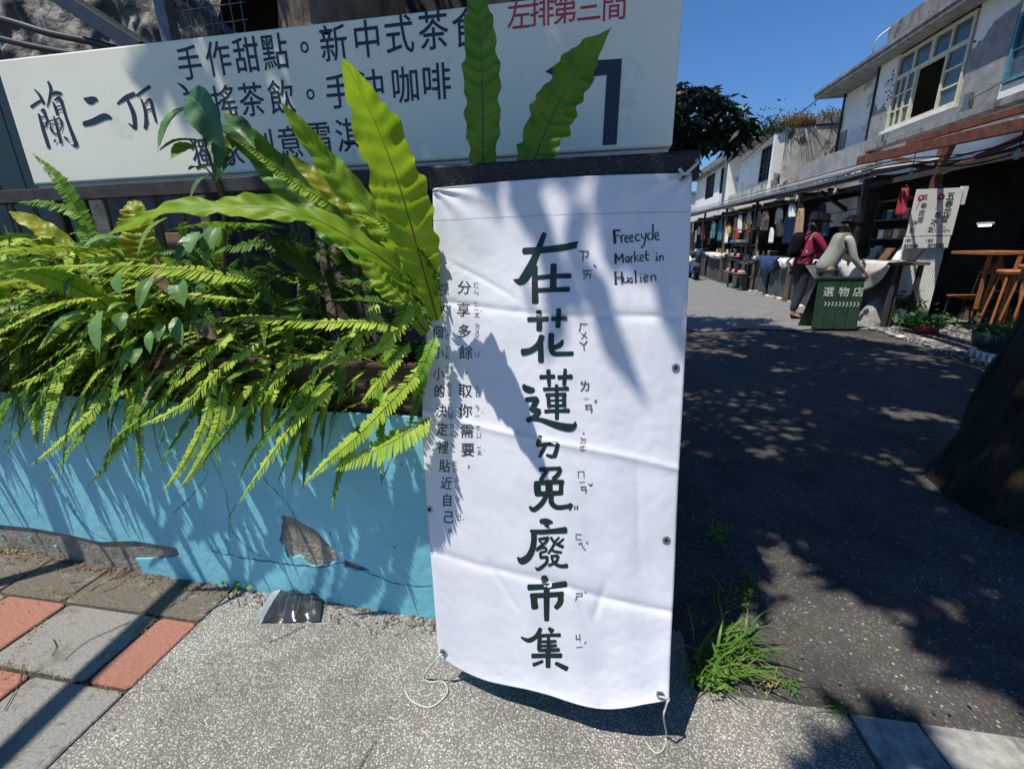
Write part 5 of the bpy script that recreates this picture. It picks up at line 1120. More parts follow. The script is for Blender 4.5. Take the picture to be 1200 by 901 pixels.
# counters with fronts
MAT['counter']=M('grey green counter front',(.05,.055,.05),(.08,.085,.078),6,.8)
def counter(y0,y1,label,mat='counter',z=.88):
    t=thing('stall_counter',label,'counter',(4.4,(y0+y1)/2,0),'stall counters'); MB().box(4.22,y0,-.03,4.26,y1,z-.03).build('front_panel',mat,t); MB().box(4.15,y0-.02,z-.028,5.0,y1+.02,z).build('counter_top','post_wood',t,bevel=.004); return t
counter(12.2,15.0,'grey counter under the blue cloth in the middle stall'); counter(9.4,12.0,'dark counter with small white cloths behind the shoppers'); counter(15.5,18.4,'dark counter of the third stall up the lane'); counter(18.8,22.3,'dark counter of the farthest visible stall')
t_=thing('display_table','dark display table under the gathered white cloth beside the shoppers','table',(4.6,8.0,0)); MB().box(4.2,7.35,.90,4.64,8.95,.94).build('table_top','post_wood',t_)
for xx,yy in ((4.24,7.4),(4.24,8.85),(4.55,7.4),(4.55,8.85)): MB().box(xx,yy,-.03,xx+.05,yy+.05,.898).build('leg','stall_dark',t_)
MB().box(4.35,7.45,-.03,4.37,8.85,.897).build('back_panel','stall_dark',t_)
def swag(label,y0,y1,z,drop,mat,x=4.13,top=.25,fy=9,asym=0):
    def f(u,v):
        y=y0+u*(y1-y0); sag=drop*(math.sin(PI*u)**.8 if 0<u<1 else 0)*(1+asym*(u-.5))+.06
        if v<.3: q=v/.3; return (x+top*(1-q),y,z+.006)
        q=(v-.3)/.7; return (x-.01-.05*math.sin(q*PI)-.025*math.sin(u*fy*2+q*3)*q,y,z+.004-sag*q+.012*math.sin(q*9+u*8))
    o=MB().grid(f,36,24).build('cloth',mat,smooth=True,solid=.002); return tag(o,label,'cloth')
swag('gathered white cloth swagged along the display table front',7.30,8.75,.945,.40,'cloth_w',fy=5)
swag('pale cloth hanging over the counter just left of the shoppers',9.5,10.6,.885,.30,'cloth_w'); swag('navy blue cloth draped over the middle stall counter',11.3,12.6,.90,.32,'cloth_b'); swag('pale grey cloth edge draped right of the blue cloth',10.7,11.25,.885,.16,'cloth_w')
swag('white cloth strip over the third counter',12.7,14.8,.885,.18,'cloth_w'); swag('white cloth over the far stall counter',15.6,18.3,.885,.14,'cloth_w')
# goods: jars, boxes, hats, garments — each its own thing
PAL={'red':(.30,.02,.03),'mustard':(.45,.28,.04),'tan':(.30,.20,.12),'white':(.6,.6,.57),'grey':(.2,.2,.2),'navy':(.02,.04,.10),'brown':(.12,.06,.03),'teal':(.03,.14,.14),'pink':(.45,.12,.16),'cream':(.5,.45,.34),'black':(.015,.015,.016),'olive':(.10,.11,.04)}
for k,c_ in PAL.items(): MAT['g_'+k]=M(k+' goods',c_,tuple(min(v*1.4,1) for v in c_),14,.7)
_used=set()
def garment(x,y,z,w,h,col,label):
    if label in _used: label+=', lower one of a pair'
    if label in _used: label=label.replace('lower','hindmost')+' behind'
    if label in _used: label=label.replace('folded','doubled')
    _used.add(label)
    t=thing('hanging_garment',label,'garment',(x,y,z),'garments hanging in the stalls')
    def f(u,v): 
        ww=w*(.55+.45*min(v*4,1))*(1+.15*v); return (x+.025*math.sin(u*11+v*2),y+(u-.5)*ww,z-.03-v*h+.03*abs(u-.5)*(v<.1))
    MB().grid(f,10,10).build('cloth','g_'+col,t,smooth=True,solid=.004); MB().tube([(x,y-w*.3,z-.02),(x,y,z+.02),(x,y+w*.3,z-.02)],.006,5).build('hanger','dark_metal',t)
cols=list(PAL)
gl=[(4.15,13.9,2.05,.34,.8,'tan'),(4.1,14.5,2.0,.3,.5,'white'),(4.2,15.0,1.95,.3,.6,'brown'),(4.25,12.95,2.0,.4,.45,'cream'),(4.3,11.5,1.98,.5,.75,'navy'),(4.3,12.2,2.02,.35,.35,'cream'),(4.2,17.0,2.0,.4,.7,'teal'),(4.2,18.0,2.0,.4,.6,'grey'),(4.35,10.2,1.95,.35,.6,'black'),(4.2,19.5,2.05,.4,.7,'red'),(4.4,7.85,1.98,.16,.36,'red')]
for i,(x,y,z,w_,h_,c_) in enumerate(gl): garment(x,y,z,w_,h_,c_,c_+' cloth item hanging '+('beside the menu board' if y<8 else 'above the %s counter'%('second' if y<12.1 else 'third' if y<15.2 else 'farther')+(', left' if i%2 else ', right')+' of its neighbours at y depth'.replace(' at y depth','')+(' by the %s one'%gl[i-1][5])))
rg=random.Random(21); adj=('striped','faded','long','short','folded','crumpled','loose','thin')
for i in range(34):
    y=rg.choice([rg.uniform(12.2,16.5),rg.uniform(9.3,12.2),rg.uniform(16.5,21)]); c_=rg.choice(cols); w_=rg.uniform(.12,.30)
    garment(rg.uniform(3.98,4.5),y,rg.uniform(1.5,2.06),w_,rg.uniform(.15,.5),c_,'%s %s %s hanging at %s height %s'%(adj[i%8],c_,('shirt','apron','scarf','towel','dress','vest','shawl')[i%7],('head','chest','awning')[i%3],'behind the shoppers' if y<12.2 else 'by the rack' if y<16.5 else 'far up the lane'))
def hat(x,y,z,c_,label):
    t=thing('straw_hat',label,'hat',(x,y,z),'hats on the rack'); MB().lathe([(.17,0),(.18,.006),(.10,.012),(.09,.07),(.05,.09),(0,.092)],(x,y,z),16).build('hat_body','g_'+c_,t,smooth=True); MB().lathe([(.101,.013),(.097,.03)],(x,y,z),16).build('band','g_black',t)
rk=thing('display_rack','cluttered wooden display rack with hats and bags at the lane edge','rack',(3.95,13.4,0))
for xx,yy in ((3.85,12.9),(3.85,14.1),(4.1,12.9),(4.1,14.1)): MB().box(xx,yy,-.02,xx+.04,yy+.04,1.9).build('rack_post','post_wood',rk)
for z in (.35,.75,1.15,1.55): MB().box(3.845,12.9,z,4.145,14.14,z+.02).build('shelf','post_wood',rk)
for i in range(10): hat(3.84,12.95+.26*(i%5),.45+.42*(i//5)+.35*(i%2),cols[(i*3+2)%12],'%s hat on the %s shelf of the rack, number %s from the near end'%(cols[(i*3+2)%12],'upper' if i>4 else 'lower',('one','two','three','four','five')[i%5]))
def goods(name,cat,x,y,z,kind,c_,label,group):
    t=thing(name,label,cat,(x,y,z),group)
    if kind=='jar': MB().lathe([(.035,0),(.04,.02),(.04,.09),(.025,.11),(.025,.125),(0,.13)],(x,y,z),10).build('jar_body','g_'+c_,t,smooth=True); MB().lathe([(.028,.126),(.028,.145),(0,.146)],(x,y,z),10).build('lid','g_brown',t)
    else:
        MB().box(x-.09,y-.07,z,x+.09,y+.07,z+.12).build('box_body','g_'+c_,t,bevel=.005); MB().box(x-.093,y-.073,z+.121,x+.093,y+.073,z+.14).build('lid','g_cream',t,bevel=.003)
sh_=thing('goods_shelf','dark wooden shelf of small goods beside the menu board','shelf',(4.9,8.6,0))
for z in (.95,1.25,1.55,1.85): MB().box(4.75,8.1,z,5.1,9.15,z+.02).build('shelf_board','post_wood',sh_)
for yy in (8.1,9.13): MB().box(4.75,yy,.94,5.1,yy+.02,2.0).build('side_board','stall_dark',sh_)
i=0
for z,wd_ in ((.97,'bottom'),(1.27,'second'),(1.57,'third')):
    for k,wk in enumerate(('first','second','third','fourth','fifth','sixth','seventh')):
        kind='jar' if (i*7)%3 else 'box'; c_=cols[(i*5+1)%12] if z!=1.27 else ('mustard','mustard','cream','red','mustard','white','tan')[k]
        goods('goods_'+kind,kind,4.84,8.2+k*.135,z,kind,c_,'%s %s, %s from the near end of the %s shelf'%(c_,kind,wk,wd_),'goods on the shelf'); i+=1
i=0
for (y0,y1,wd_) in ((9.5,12.0,'second'),(12.3,15.0,'third'),(15.6,18.4,'fourth')):
    for k,wk in enumerate(('first','second','third','fourth','fifth','sixth','seventh','eighth')):
        kind='jar' if (i*5)%4 else 'box'; c_=cols[(i*7+3)%12]
        goods('goods_'+kind,kind,4.35+.22*(k%2),y0+.1+k*(y1-y0-.2)/8,.886,kind,c_,'%s %s, %s along the %s counter up the lane'%(c_,kind,wk,wd_),'goods on the counters'); i+=1
for k in range(4):
    y=7.55+k*.33; tag(MB().beam((4.50,y,.95),(4.60,y+.01,1.12+.03*(k%2)),.16,.02).build('picture_frame',('g_black','g_white','g_brown','g_grey')[k]),('black','white','brown','grey')[k]+' frame leaning on the display table behind the white cloth','frame')
t_=thing('white_board','white board hanging in the stall behind the shoppers','board',PX(988,250,4.75)); 
q=[PX(965,238,4.75),PX(1006,230,4.75),PX(1002,262,4.75),PX(962,268,4.75)]
MB().prism(q,(.02,0,0)).build('board_face','white_board',t_); MB().tube([q[0].lerp(q[3],.5),q[1].lerp(q[2],.45)],.008,5).build('rail','dark_metal',t_)
for i,(px,py,l_) in enumerate(((843,322,'white bucket of goods at the foot of the rack'),(858,325,'low wooden crate standing beside the white bucket'),(835,318,'pile of pale bags on the lane edge left of the bucket'))):
    q=G(px,py); t_=thing('floor_goods',l_,'goods',q)
    MB().lathe([(.13,0),(.16,.3),(.14,.3),(.12,.05)],q,12).build('container',('g_white','g_olive','g_tan')[i],t_,smooth=False); MB().lathe([(.135,.26),(.10,.34),(.0,.40)],q,9).rough(.03,9).build('contents',('g_grey','g_teal','g_white')[i],t_)
# stones along the lane edge
rs=random.Random(5)
stones=[]
for k in range(4):
    b=MB(); bm=bmesh.new(); bmesh.ops.create_icosphere(bm,subdivisions=2,radius=1); b.add([v.co.copy() for v in bm.verts],[[v.index for v in f.verts] for f in bm.faces]); bm.free()
    for p in b.v: p*=1+.35*noise.noise(p*1.3+Vector((k*7,0,0))); p.z*=.55
    me=bpy.data.meshes.new('stone'); me.from_pydata(b.v,[],b.f); me.materials.append(MAT['g_cream' if k==0 else 'conc_old' if k==1 else 'kerb']); stones.append(me)
def stone(x,y,r,k,label=None):
    o=bpy.data.objects.new('stone',stones[k]); COL.objects.link(o); o.location=(x,y,r*.25); o.scale=(r,r*rs.uniform(.8,1.3),r*rs.uniform(.7,1)); o.rotation_euler=(0,0,rs.uniform(0,6))
    return tag(o,label or 'pale stone in the row edging the lane','stone','edging stones along the lane')
for i in range(70): y=5.0+i*.14+rs.uniform(-.04,.04); stone(4.08+rs.uniform(-.05,.10)+(.12 if y<6.6 else 0),y,rs.uniform(.03,.075),rs.randrange(4),('cream','dark grey','pale','speckled')[i%4]+' '+('flat','round','jagged','lumpy','small')[i%5]+' edging stone, '+('at the kink by the tub','near the chair and pots','under the green board','beside the two shoppers','below the dark counter','below the navy cloth','beside the rack','past the rack')[min(i//9,7)])
for px,py,r,l_ in ((1146,414,.085,'round pale boulder beside the dark tub at right'),(1017,378,.07,'white stone beside the green board'),(1028,380,.09,'larger white stone right of the green board')):
    q=G(px,py); stone(q.x,q.y,r,0,l_)
q=G(1028,376); t_=thing('rock','grey leaning rock lump between the green board and the pots','rock',(4.45,7.7,0)); b=MB(); bm=bmesh.new(); bmesh.ops.create_icosphere(bm,subdivisions=3,radius=1); b.add([Vector((4.42+v.co.x*.26+v.co.z*.10,7.8+v.co.y*.22,.16+v.co.z*.32)) for v in bm.verts],[[v.index for v in f.verts] for f in bm.faces]); bm.free(); b.rough(.06,5); b.build('rock_body','kerb',t_,smooth=True)
# ------------------------------------------------------------------ green A-board 選物店
gb=thing('green_sign_board','green wooden sandwich board lettered 選物店 with a row of white arrows','sign board',(3.6,7.2,0))
GY=7.2
xs_=[3.20,3.345,3.495,3.645,3.80]; 
for i in range(4):
    a,c=xs_[i]+.003,xs_[i+1]-.003; za=.76-.004*i
    MB().prism([(a,GY-.02,.02),(c,GY-.02,.02+.006*(i%2)),(c,GY+.02,za),(a,GY+.02,za)],(0,.018,0)).build('board','green_board',gb,bevel=.002)
MB().prism([(3.17,GY+.35,.0),(3.83,GY+.35,.0),(3.80,GY+.05,.75),(3.20,GY+.05,.75)],(0,.018,0)).build('rear_board','green_board',gb)
MB().box(3.19,GY+.005,.735,3.81,GY+.075,.765).build('top_rail','green_board',gb); None
def gpt(px,py,o=.004): q=PY(px,py,GY-.0); z=q.z; y=GY-.02+.04*(z-.02)/.74-o; return PY(px,py,y)
for t,px,py in (('選',971,342),('物',989,342),('店',1006,342)):
    vs,fs,w_,h_=glyphs(t,.004); c=gpt(px,py); b=MB(); b.add([(c.x+x*.145,c.y+.054*y*.145,c.z+y*.145) for x,y in vs],fs); b.build('lettering','white_paint',gb)
for k in range(10):
    x=3.315+k*.0475; z=.385-.001*k; s_=.032; b=MB(); yy=GY+.0035
    yy=GY-.02+.04*(z-.02)/.74-.004
    b.add([(x,yy,z+s_),(x+.014,yy,z+s_),(x+.034,yy,z),(x+.014,yy,z-s_),(x,yy,z-s_),(x+.020,yy,z)],[(0,1,2,5),(5,2,3,4)][::1]); b.build('arrow_mark','white_paint',gb)
# ------------------------------------------------------------------ menu board
mn=thing('menu_board','white hand-lettered ice menu board with red flower rosettes on a pale screen','menu board',(4.9,7.75,0))
MY=7.75; KS=MY/6.75
def mp_(px,py,o=0): return PY(px,py,MY-o)
x0=mp_(1075,222).x; x1=mp_(1130,220).x; zt=mp_(1105,221).z; zs=mp_(1088,277).z; zb=mp_(1082,291).z; zg=mp_(1070,372).z
MB().box(x0,MY,zs+.006,x1,MY+.02,zt).build('upper_panel','menu',mn,bevel=.003); MB().box(x0-.02,MY-.006,zb,x1-.015,MY+.014,zs-.006).build('lower_panel','menu',mn,bevel=.003)
MB().box(x1-.03,MY+.022,zt-.22,x1+.07,MY+.035,zt+.02).build('side_card','menu',mn)
def ribs(u,v): return (x0+.02+u*(x1-x0-.04),MY+.05+.006*math.sin(u*150),zg+v*(zb-zg))
MB().grid(ribs,150,6).build('ribbed_screen','menu',mn,smooth=True,solid=.003)
MB().box(x0+.04,MY+.06,-.02,x0+.08,MY+.10,zt-.05).build('leg','post_wood',mn); MB().box(x1-.08,MY+.06,-.02,x1-.04,MY+.10,zt-.05).build('leg','post_wood',mn)
def mtext(t,px,py,size,mat='ink',o=.003,lower=False,bold=.010):
    vs,fs,w_,h_=glyphs(t,bold); c=mp_(px,py); b=MB(); b.add([(c.x+x*size*KS,MY-(.009 if lower else .003),c.z+y*size*KS) for x,y in vs],fs); b.build('lettering',mat,mn)
for t,px,py,s_ in (('五',1114,230,.095),('春',1112,239,.09),('花',1110,248.5,.09),('雪',1107,257,.09),('五',1084,231,.07),('春',1082.5,241,.07),('花',1080,250,.075),('雪',1078.5,258,.075),('酷',1099,252,.07),('冰',1095,260,.085),('城',1092,269,.09),('冰',1072,261,.065),('城',1069,270,.07)): mtext(t,px,py,s_)
mtext('YU',1104,266,.05,'small_ink',bold=.0); mtext('CHEN',1106,270.5,.05,'small_ink',bold=.0)
mtext('180',1089,282,.06,lower=True); mtext('部隊鍋',1096,288,.062,lower=True); mtext('180',1064,282,.055,lower=True); mtext('部隊鍋',1067,288.5,.055,lower=True)
for px,py,r in ((1102.5,231,.045),(1079,232,.038)):
    c=mp_(px,py); r*=KS; b=MB(); b.add([(c.x+(r if j%2 else r*.8)*math.cos(PI*j/10),MY-.004,c.z+(r if j%2 else r*.8)*math.sin(PI*j/10)) for j in range(20)],[tuple(range(20))]); b.build('rosette','red_ink',mn)
    b=MB(); b.add([(c.x+r*.32*math.cos(PI*j/6),MY-.006,c.z+r*.32*math.sin(PI*j/6)) for j in range(12)],[tuple(range(12))]); b.build('rosette_centre','menu',mn)
    b=MB(); b.beam((c.x-.005,MY-.004,c.z-r),(c.x-.03,MY-.004,c.z-r-.11),.006,.001,(0,1,0)); b.build('ribbon','red_ink',mn)
# ------------------------------------------------------------------ cafe at right: chair, deck, bar table
ch_=thing('wooden_chair','small chair with worn wooden back and steel legs beside the menu board','chair',(5.42,7.6,0))
cx0,cy0=5.42,7.45
MB().box(cx0-.18,cy0,.42,cx0+.18,cy0+.36,.445).build('seat','orange_wood',ch_,bevel=.004)
MB().prism([(cx0+.13,cy0+.02,.76),(cx0+.145,cy0+.36,.76),(cx0+.185,cy0+.36,.90),(cx0+.17,cy0+.02,.90)],(.015,0,0)).build('backrest','orange_wood',ch_,bevel=.003)
for sx,sy in ((-1,0),(-1,1),(1,0),(1,1)):
    if sx<0: MB().tube([(cx0-.15,cy0+.03+.3*sy,.42),(cx0-.19,cy0+.03+.3*sy,0)],.011,8).build('leg','dark_metal',ch_)
    else: MB().tube([(cx0+.2,cy0+.03+.3*sy,0),(cx0+.12,cy0+.03+.3*sy,.45),(cx0+.17,cy0+.03+.3*sy,.88)],.011,8).build('leg','dark_metal',ch_)
None
dk=thing('wooden_deck','raised reddish wooden deck with slatted step inside the cafe','deck',(6.2,7.6,0))
for i in range(12): MB().box(5.78,6.2+i*.17,.18,7.0,6.2+i*.17+.16,.22).build('deck_board','orange_wood',dk,bevel=.003)
for i in range(9): MB().box(5.76,6.2+i*.22,.0,5.779,6.2+i*.22+.15,.178).build('riser_board','post_wood',dk)
MB().box(5.78,6.2,-.02,7.0,8.24,.178).build('deck_base','stall_dark',dk)
MB().beam(PX(962,225,4.2),PX(1000,252,4.9),.05,.06).build('diagonal_arm','dark_metal',aw)
bt=thing('bar_table','orange wooden bar table with crossed trestle legs in the cafe','table',(5.6,7.0,.22))
def lg(root,a_,b_,Y,nm='leg',w=.035): MB().beam(PY(*a_,Y),PY(*b_,Y),w,w).build(nm,'orange_wood',root)
lg(bt,(1160,300),(1143,362),7.0); lg(bt,(1173,300),(1150,362),7.25); lg(bt,(1172,302),(1180,350),7.3); lg(bt,(1196,300),(1172,368),6.8); lg(bt,(1150,341),(1205,341),7.1,'stretcher',.03)
q0=PY(1156,297,6.9); MB().box(q0.x,6.8,q0.z-.02,q0.x+.9,7.5,q0.z+.02).build('table_top','orange_wood',bt,bevel=.004)
for k,(px,py) in enumerate(((1187,318),(1215,312))):
    c=PY(px,py,6.7 if k==0 else 6.3); s_=thing('bar_stool',('orange wooden stool drawn up to the bar table','orange wooden stool cut by the right edge')[k],'stool',(c.x,c.y,.0),'wooden stools in the cafe')
    MB().lathe([(.14,-.03),(.15,0),(.14,.02),(0,.02)],c,14).build('seat','orange_wood',s_)
    for a in range(4): an=a*PI/2+.6; MB().tube([(c.x+.2*math.cos(an),c.y+.2*math.sin(an),.0),(c.x+.1*math.cos(an),c.y+.1*math.sin(an),c.z-.02)],.014,8).build('leg','orange_wood',s_)
# ------------------------------------------------------------------ potted plants
def foliage(root,c,r,h,n,size,mat,rn=rn): 
    b=MB(); leaf_cloud(b,[Vector(c)+Vector((rn.gauss(0,r),rn.gauss(0,r),abs(rn.gauss(0,h)))) for _ in range(n)],size,rn,asp=.6); b.build('foliage',mat,root)
q=G(1056,382); p1=thing('potted_plant','leafy plant in a white pot with grey diamonds on a small stand','potted plant',q)
MB().lathe([(.12,.10),(.15,.12),(.16,.26),(.145,.265),(.14,.23),(0,.23)],q,12).build('pot','g_white',p1,smooth=False)
for k in range(10): a=2*PI*k/10; b=MB(); c=q+Vector((math.cos(a)*.163,math.sin(a)*.163,.19)); t=Vector((-math.sin(a),math.cos(a),0)); b.add([c-t*.028,c+Vector((0,0,.05)),c+t*.028,c-Vector((0,0,.05))],[(0,1,2,3)]); b.build('diamond','g_grey',p1)
MB().box(q.x-.17,q.y-.12,.075,q.x+.17,q.y+.12,.098).build('stand_top','g_grey',p1)
for sx in (-1,1):
    for sy in (-1,1): MB().box(q.x+sx*.14-.012,q.y+sy*.09-.012,0,q.x+sx*.14+.012,q.y+sy*.09+.012,.074).build('stand_leg','g_grey',p1)
foliage(p1,q+Vector((0,0,.27)),.10,.09,260,.09,'broad')
q=G(1085,391); p2=thing('potted_plant','bushy green plant in a round dark red pot','potted plant',q); MB().lathe([(.09,0),(.13,.05),(.14,.13),(.125,.135),(.12,.10),(0,.10)],q,16).build('pot','g_red',p2,smooth=True); foliage(p2,q+Vector((-.05,0,.14)),.13,.07,340,.08,'broad')
q=Vector((4.30,5.45,0)); p3=thing('potted_plant','low plant in a big dark teal tub at the right edge','potted plant',q); MB().lathe([(.16,.10),(.24,.16),(.26,.30),(.245,.31),(.23,.26),(0,.26)],q,20).build('tub','teal',p3,smooth=True); foliage(p3,q+Vector((0,0,.30)),.14,.05,420,.07,'broad')
b_=thing('patterned_block','white and grey triangle patterned block under the teal tub','block',q); MB().box(q.x-.17,q.y-.17,0,q.x+.17,q.y+.17,.098).build('block_body','g_white',b_,bevel=.004)
for k in range(4): b=MB(); x=q.x-.165+k*.083; b.add([(x,q.y-.1735,.003),(x+.08,q.y-.1735,.003),(x+.08,q.y-.1735,.094)],[(0,1,2)]); b.build('triangle','g_grey',b_)
for k in range(8): b=MB(); y=q.y-.165+k*.042; b.add([(q.x-.1735,y,.003),(q.x-.1735,y+.04,.003),(q.x-.1735,y+.04*(k%2),.094)],[(0,1,2)]); b.build('triangle','g_grey',b_)
# ------------------------------------------------------------------ parked scooter with white cover
q=Vector((3.5,17.2,0)); sc2=thing('scooter','small white and blue scooter parked at the far lane edge','scooter',q)
for dy in (-.55,.55): 
    w_=MB(); 
    vs=[]; 
    for j in range(18): a=2*PI*j/18; vs+= [Vector((q.x-.05,q.y+dy+.23*math.cos(a),.23+.23*math.sin(a))),Vector((q.x+.05,q.y+dy+.23*math.cos(a),.23+.23*math.sin(a)))]
    w_.add(vs,[(2*j,2*j+1,(2*j+3)%36,(2*j+2)%36) for j in range(18)]+[tuple(range(0,36,2)),tuple(range(35,0,-2))]); w_.build('wheel','black',sc2)
def sect(pts,w0,mat,nm):
    b=MB(); b.tube(catmull([Vector((q.x,q.y+a,c)) for a,c in pts],5),[w0]*(len(pts)*5-4),12); b.build(nm,mat,sc2,smooth=True)
sect([(-.5,.62),(-.62,.85),(-.55,1.0)],.09,'g_navy','front_shield'); sect([(-.45,.35),(-.1,.30),(.1,.34)],.12,'g_navy','footboard'); sect([(.05,.55),(.35,.68),(.65,.66)],.16,'white_paint','rear_body'); sect([(.0,.78),(.3,.84),(.6,.82)],.11,'g_black','saddle'); sect([(-.5,.98),(-.5,1.04)],.12,'white_paint','headlight')
MB().tube([(q.x-.32,q.y-.45,1.05),(q.x,q.y-.5,1.0),(q.x+.32,q.y-.45,1.05)],.02,8).build('handlebar','dark_metal',sc2)
cat_=thing('cat','small dark cat-sized bag lying on the lane edge','bag',G(822,338)) if 0 else None
# ================================================================== PEOPLE
def skin(name,V,E,R,mat,parent,sub=2,root=0):
    o0=Vector((0,0,0)); q_=parent
    while q_: o0+=q_.location; q_=q_.parent
    me=bpy.data.meshes.new(name); me.from_pydata([Vector(v)-o0 for v in V],E,[]); ob=bpy.data.objects.new(name,me); COL.objects.link(ob)
    md=ob.modifiers.new('skin','SKIN'); md.use_smooth_shade=True
    for i,r in enumerate(R):
        d=me.skin_vertices[0].data[i]; d.radius=(r,r) if not isinstance(r,tuple) else r; d.use_root=(i==root)
    s=ob.modifiers.new('sub','SUBSURF'); s.levels=sub; s.render_levels=sub
    bpy.context.view_layer.update()
    m2=bpy.data.meshes.new_from_object(ob.evaluated_get(bpy.context.evaluated_depsgraph_get())); ob.modifiers.clear(); ob.data=m2
    m2.materials.clear(); m2.materials.append(MAT[mat]); m2.polygons.foreach_set('use_smooth',[True]*len(m2.polygons)); ob.parent=parent; return ob
MAT['skin']=M('skin',(.36,.20,.13),(.42,.25,.17),8,.55); MAT['hair']=M('black hair',(.010,.008,.007),(.02,.016,.013),30,.5)
MAT['magenta']=M('magenta shirt',(.20,.008,.04),(.30,.015,.06),12,.85); MAT['vest']=M('pale knitted vest',(.20,.215,.18),(.32,.335,.285),60,.95,.004,90); MAT['sleeve']=M('cream sleeve',(.36,.34,.30),(.46,.44,.39),12,.9); MAT['denim']=M('dark trousers',(.02,.022,.03),(.035,.038,.05),30,.9); MAT['greyt']=M('grey trousers',(.07,.07,.075),(.11,.11,.115),30,.9)
def person(label,x,y,scale,heading,bend,shirt,sleeve,trousers,lean=.0,hand=None,backpack=False,hatc='black'):
    t=thing('person',label,'person',(x,y,0))
    f=Vector((math.cos(heading),math.sin(heading),0)); s=Vector((math.sin(heading),-math.cos(heading),0)); Z=Vector((0,0,1)); B=Vector((x,y,0))
    def P(fw,sd,z): return B+(f*fw+s*sd+Z*z)*scale
    up=(f*math.sin(bend)+Z*math.cos(bend)); hip=P(-.04,0,.90)
    def T(h,sd,fw=0): fo=(f*math.cos(bend)-Z*math.sin(bend)); return hip+(up*h+s*sd+fo*fw)*scale
    k=scale
    hands=[T(.48,-.20,.0)-Z*.0,None]
    HL=hand[0]; HR=hand[1]
    shL,shR=T(.50,-.17),T(.50,.17)
    def elbow(a,b_,sd): m_=(a+b_)/2; L_=.30*k; d=min((b_-a).length/2,.29*k); h=math.sqrt(max(L_**2-d**2,.0001)); return m_+(s*sd*.15-Z*.8-f*.5).normalized()*h
    eL,eR=elbow(shL,HL,-1),elbow(shR,HR,1)
    neck=T(.57,0); head=T(.70,0,.04); crown_=T(.80,0,.05)
    V=[hip,T(.15,0),T(.32,0),T(.47,0),neck,head,crown_, P(-.02,-.10,.86),P(.03,-.11,.47),P(-.03,-.11,.08),P(.10,-.12,.03), P(-.02,.10,.86),P(-.02,.11,.47),P(-.10,.11,.08),P(.04,.13,.03), shL,eL,HL, shR,eR,HR]
    E=[(0,1),(1,2),(2,3),(3,4),(4,5),(5,6),(0,7),(7,8),(8,9),(9,10),(0,11),(11,12),(12,13),(13,14),(3,15),(15,16),(16,17),(3,18),(18,19),(19,20)]
    R=[.115,.10,.10,.085,.05,.088,.075,.085,.058,.04,.03,.085,.058,.04,.03,.036,.034,.022,.036,.034,.022]; R=[r*k for r in R]; R[0]*=.9; R[1]*=.85
    skin('body',V,E,R,'skin',t)
    for H_,el in ((HL,eL),(HR,eR)):      # palm and five fingers
        d=(H_-el).normalized(); a=d.cross(Z).normalized(); n_=a.cross(d)
        PV=[H_-d*.01,H_+d*.05*k]; PE=[(0,1)]; PR=[.022*k,.026*k]
        for j,(off,ln) in enumerate(((-.03,.05),(-.011,.062),(.010,.058),(.028,.045))):
            b0=H_+(d*.075+a*off)*k; b1=b0+(d*.6*ln-n_*.3*ln-Z*.2*ln)*k; b2=b1+(d*.3*ln-n_*.6*ln-Z*.3*ln)*k; i0=len(PV); PV+=[b0,b1,b2]; PE+=[(1,i0),(i0,i0+1),(i0+1,i0+2)]; PR+=[.0085*k,.008*k,.007*k]
        i0=len(PV); PV+=[H_+(d*.03-a*.04)*k,H_+(d*.06-a*.06-n_*.01)*k]; PE+=[(0,i0),(i0,i0+1)]; PR+=[.010*k,.008*k]
        skin('hand',PV,PE,PR,'skin',t,sub=1)
    skin('shirt',[T(-.10,0),T(.13,0),T(.32,0),T(.47,0),T(.485,-.12),T(.485,.12),T(.55,0)],[(0,1),(1,2),(2,3),(3,4),(3,5),(3,6)],[.17*k,.15*k,.148*k,.13*k,.105*k,.105*k,.065*k],shirt,t)
    for a_,e_,h_ in ((shL,eL,HL),(shR,eR,HR)): skin('sleeve',[T(.46,0)+(a_-T(.50,0))*.6,a_,e_,e_.lerp(h_,.75)],[(0,1),(1,2),(2,3)],[.07*k,.066*k,.053*k,.038*k],sleeve,t)
    skin('trousers',[P(-.02,0,1.00),P(-.02,-.10,.84),P(.03,-.11,.47),P(-.03,-.11,.12),P(-.02,.10,.84),P(-.02,.11,.47),P(-.10,.11,.12)],[(0,1),(1,2),(2,3),(0,4),(4,5),(5,6)],[r*k for r in (.185,.12,.078,.062,.12,.078,.062)],trousers,t)
    for sd,fw in ((-.12,.0),(.12,-.06)): skin('shoe',[P(fw-.06,sd,.035),P(fw+.05,sd,.03),P(fw+.15,sd,.022)],[(0,1),(1,2)],[(.042*k,.035*k),(.042*k,.032*k),(.035*k,.022*k)],'black',t,sub=1)
    # face: eyes, nose, mouth, ears on the head
    fo=(f*math.cos(bend*.7)-Z*math.sin(bend*.7)); hu=fo.cross(s)*-1 if fo.cross(s).z<0 else fo.cross(s)
    skin('nose',[head+fo*.085*k,head+(fo*.108-hu*.02)*k],[(0,1)],[.008*k,.012*k],'skin',t,sub=1)
    for e in (-1,1):
        skin('ear',[head+s*e*.088*k,head+(s*e*.096-hu*.02)*k],[(0,1)],[.016*k,.012*k],'skin',t,sub=1)
        skin('eye',[head+(fo*.086+s*e*.032+hu*.012)*k,head+(fo*.087+s*e*.04+hu*.012)*k],[(0,1)],[.007*k,.006*k],'hair',t,sub=1)
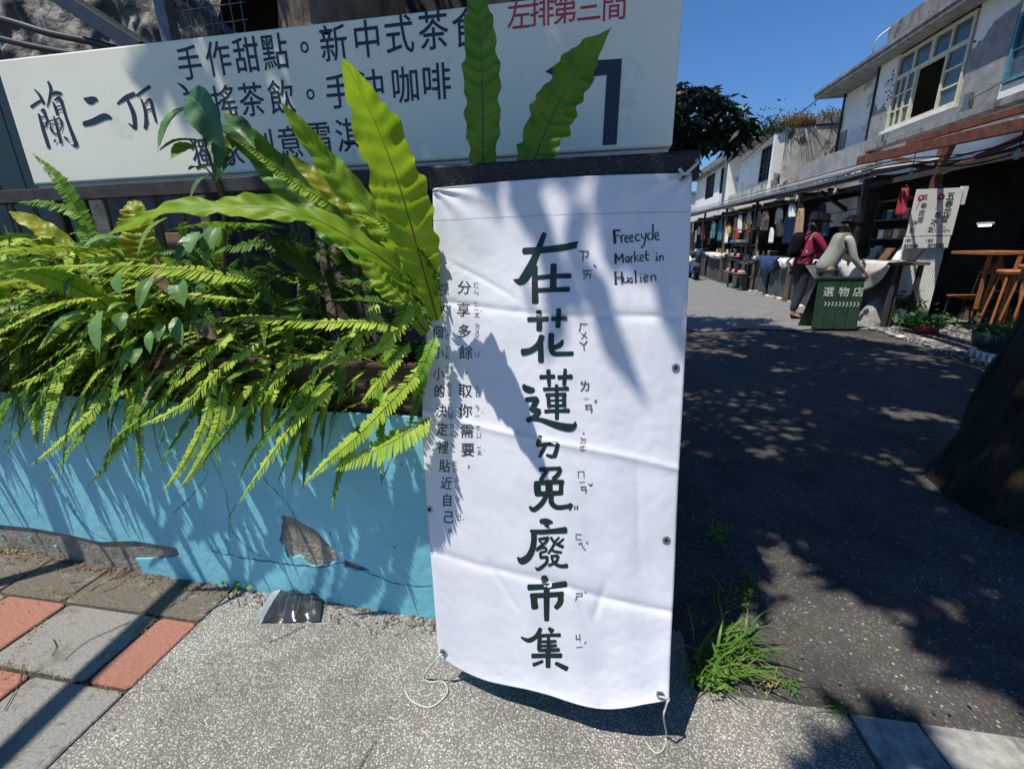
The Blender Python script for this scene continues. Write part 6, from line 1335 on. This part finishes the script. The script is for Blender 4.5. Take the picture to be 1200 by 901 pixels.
    skin('mouth',[head+(fo*.088-s*.02-hu*.045)*k,head+(fo*.088+s*.02-hu*.045)*k],[(0,1)],[.006*k,.006*k],'magenta',t,sub=1)
    skin('hair',[head-fo*.03*k,head+(hu*.05-fo*.02)*k,head-(fo*.07+hu*.08)*k,head-(fo*.07+hu*.20)*k,head-(fo*.09+hu*.34)*k],[(0,1),(0,2),(2,3),(3,4)],[.096*k,.085*k,.08*k,.07*k,.035*k],'hair',t)
    h=MB(); h.lathe([(.165,-.03),(.175,-.018),(.12,.0),(.112,.075),(.08,.105),(0,.112)],(0,0,0),20)
    M3=Matrix((s,fo,hu)).transposed(); c=head+(hu*.055)*k
    for i,p in enumerate(h.v): h.v[i]=c+M3@(p*k)
    h.build('hat',hatc,t,smooth=True)
    if backpack:
        c=T(.30,0,-.20); b=MB(); bm=bmesh.new(); bmesh.ops.create_icosphere(bm,subdivisions=3,radius=1)
        fo2=(f*math.cos(bend)-Z*math.sin(bend)); b.add([c+(s*.15*math.copysign(abs(v.co.x)**.6,v.co.x)+fo2*.085*math.copysign(abs(v.co.y)**.6,v.co.y)+up*.21*math.copysign(abs(v.co.z)**.6,v.co.z))*k for v in bm.verts],[[v.index for v in fc.verts] for fc in bm.faces]); bm.free()
        bp_=b.build('backpack','black',t,smooth=True)
        for e in (-1,1): b=MB(); b.tube(catmull([T(.46,e*.10,-.14),T(.56,e*.11,.0),T(.40,e*.12,.14),T(.2,e*.13,.05),T(.12,e*.13,-.12)],5),.014*k,6); b.build('strap','black',bp_)
    return t
person('shopper in magenta shirt, black hat and backpack looking over the stall',3.44,8.35,.97,rad(-5),.20,'magenta','magenta','denim',hand=(Vector((3.92,8.48,1.02)),Vector((3.89,8.12,.98))),backpack=True)
person('shopper in pale knitted vest and dark hat bending over the display table',3.52,7.75,.95,rad(8),.40,'vest','sleeve','greyt',hand=(Vector((4.05,7.98,.97)),Vector((3.97,7.60,.80))))
tag(MB().beam((3.36,8.30,.98),(3.38,8.28,1.12),.05,.12).build('tote_bag','cloth_w'),'small white bag hanging at the magenta shopper side','bag')
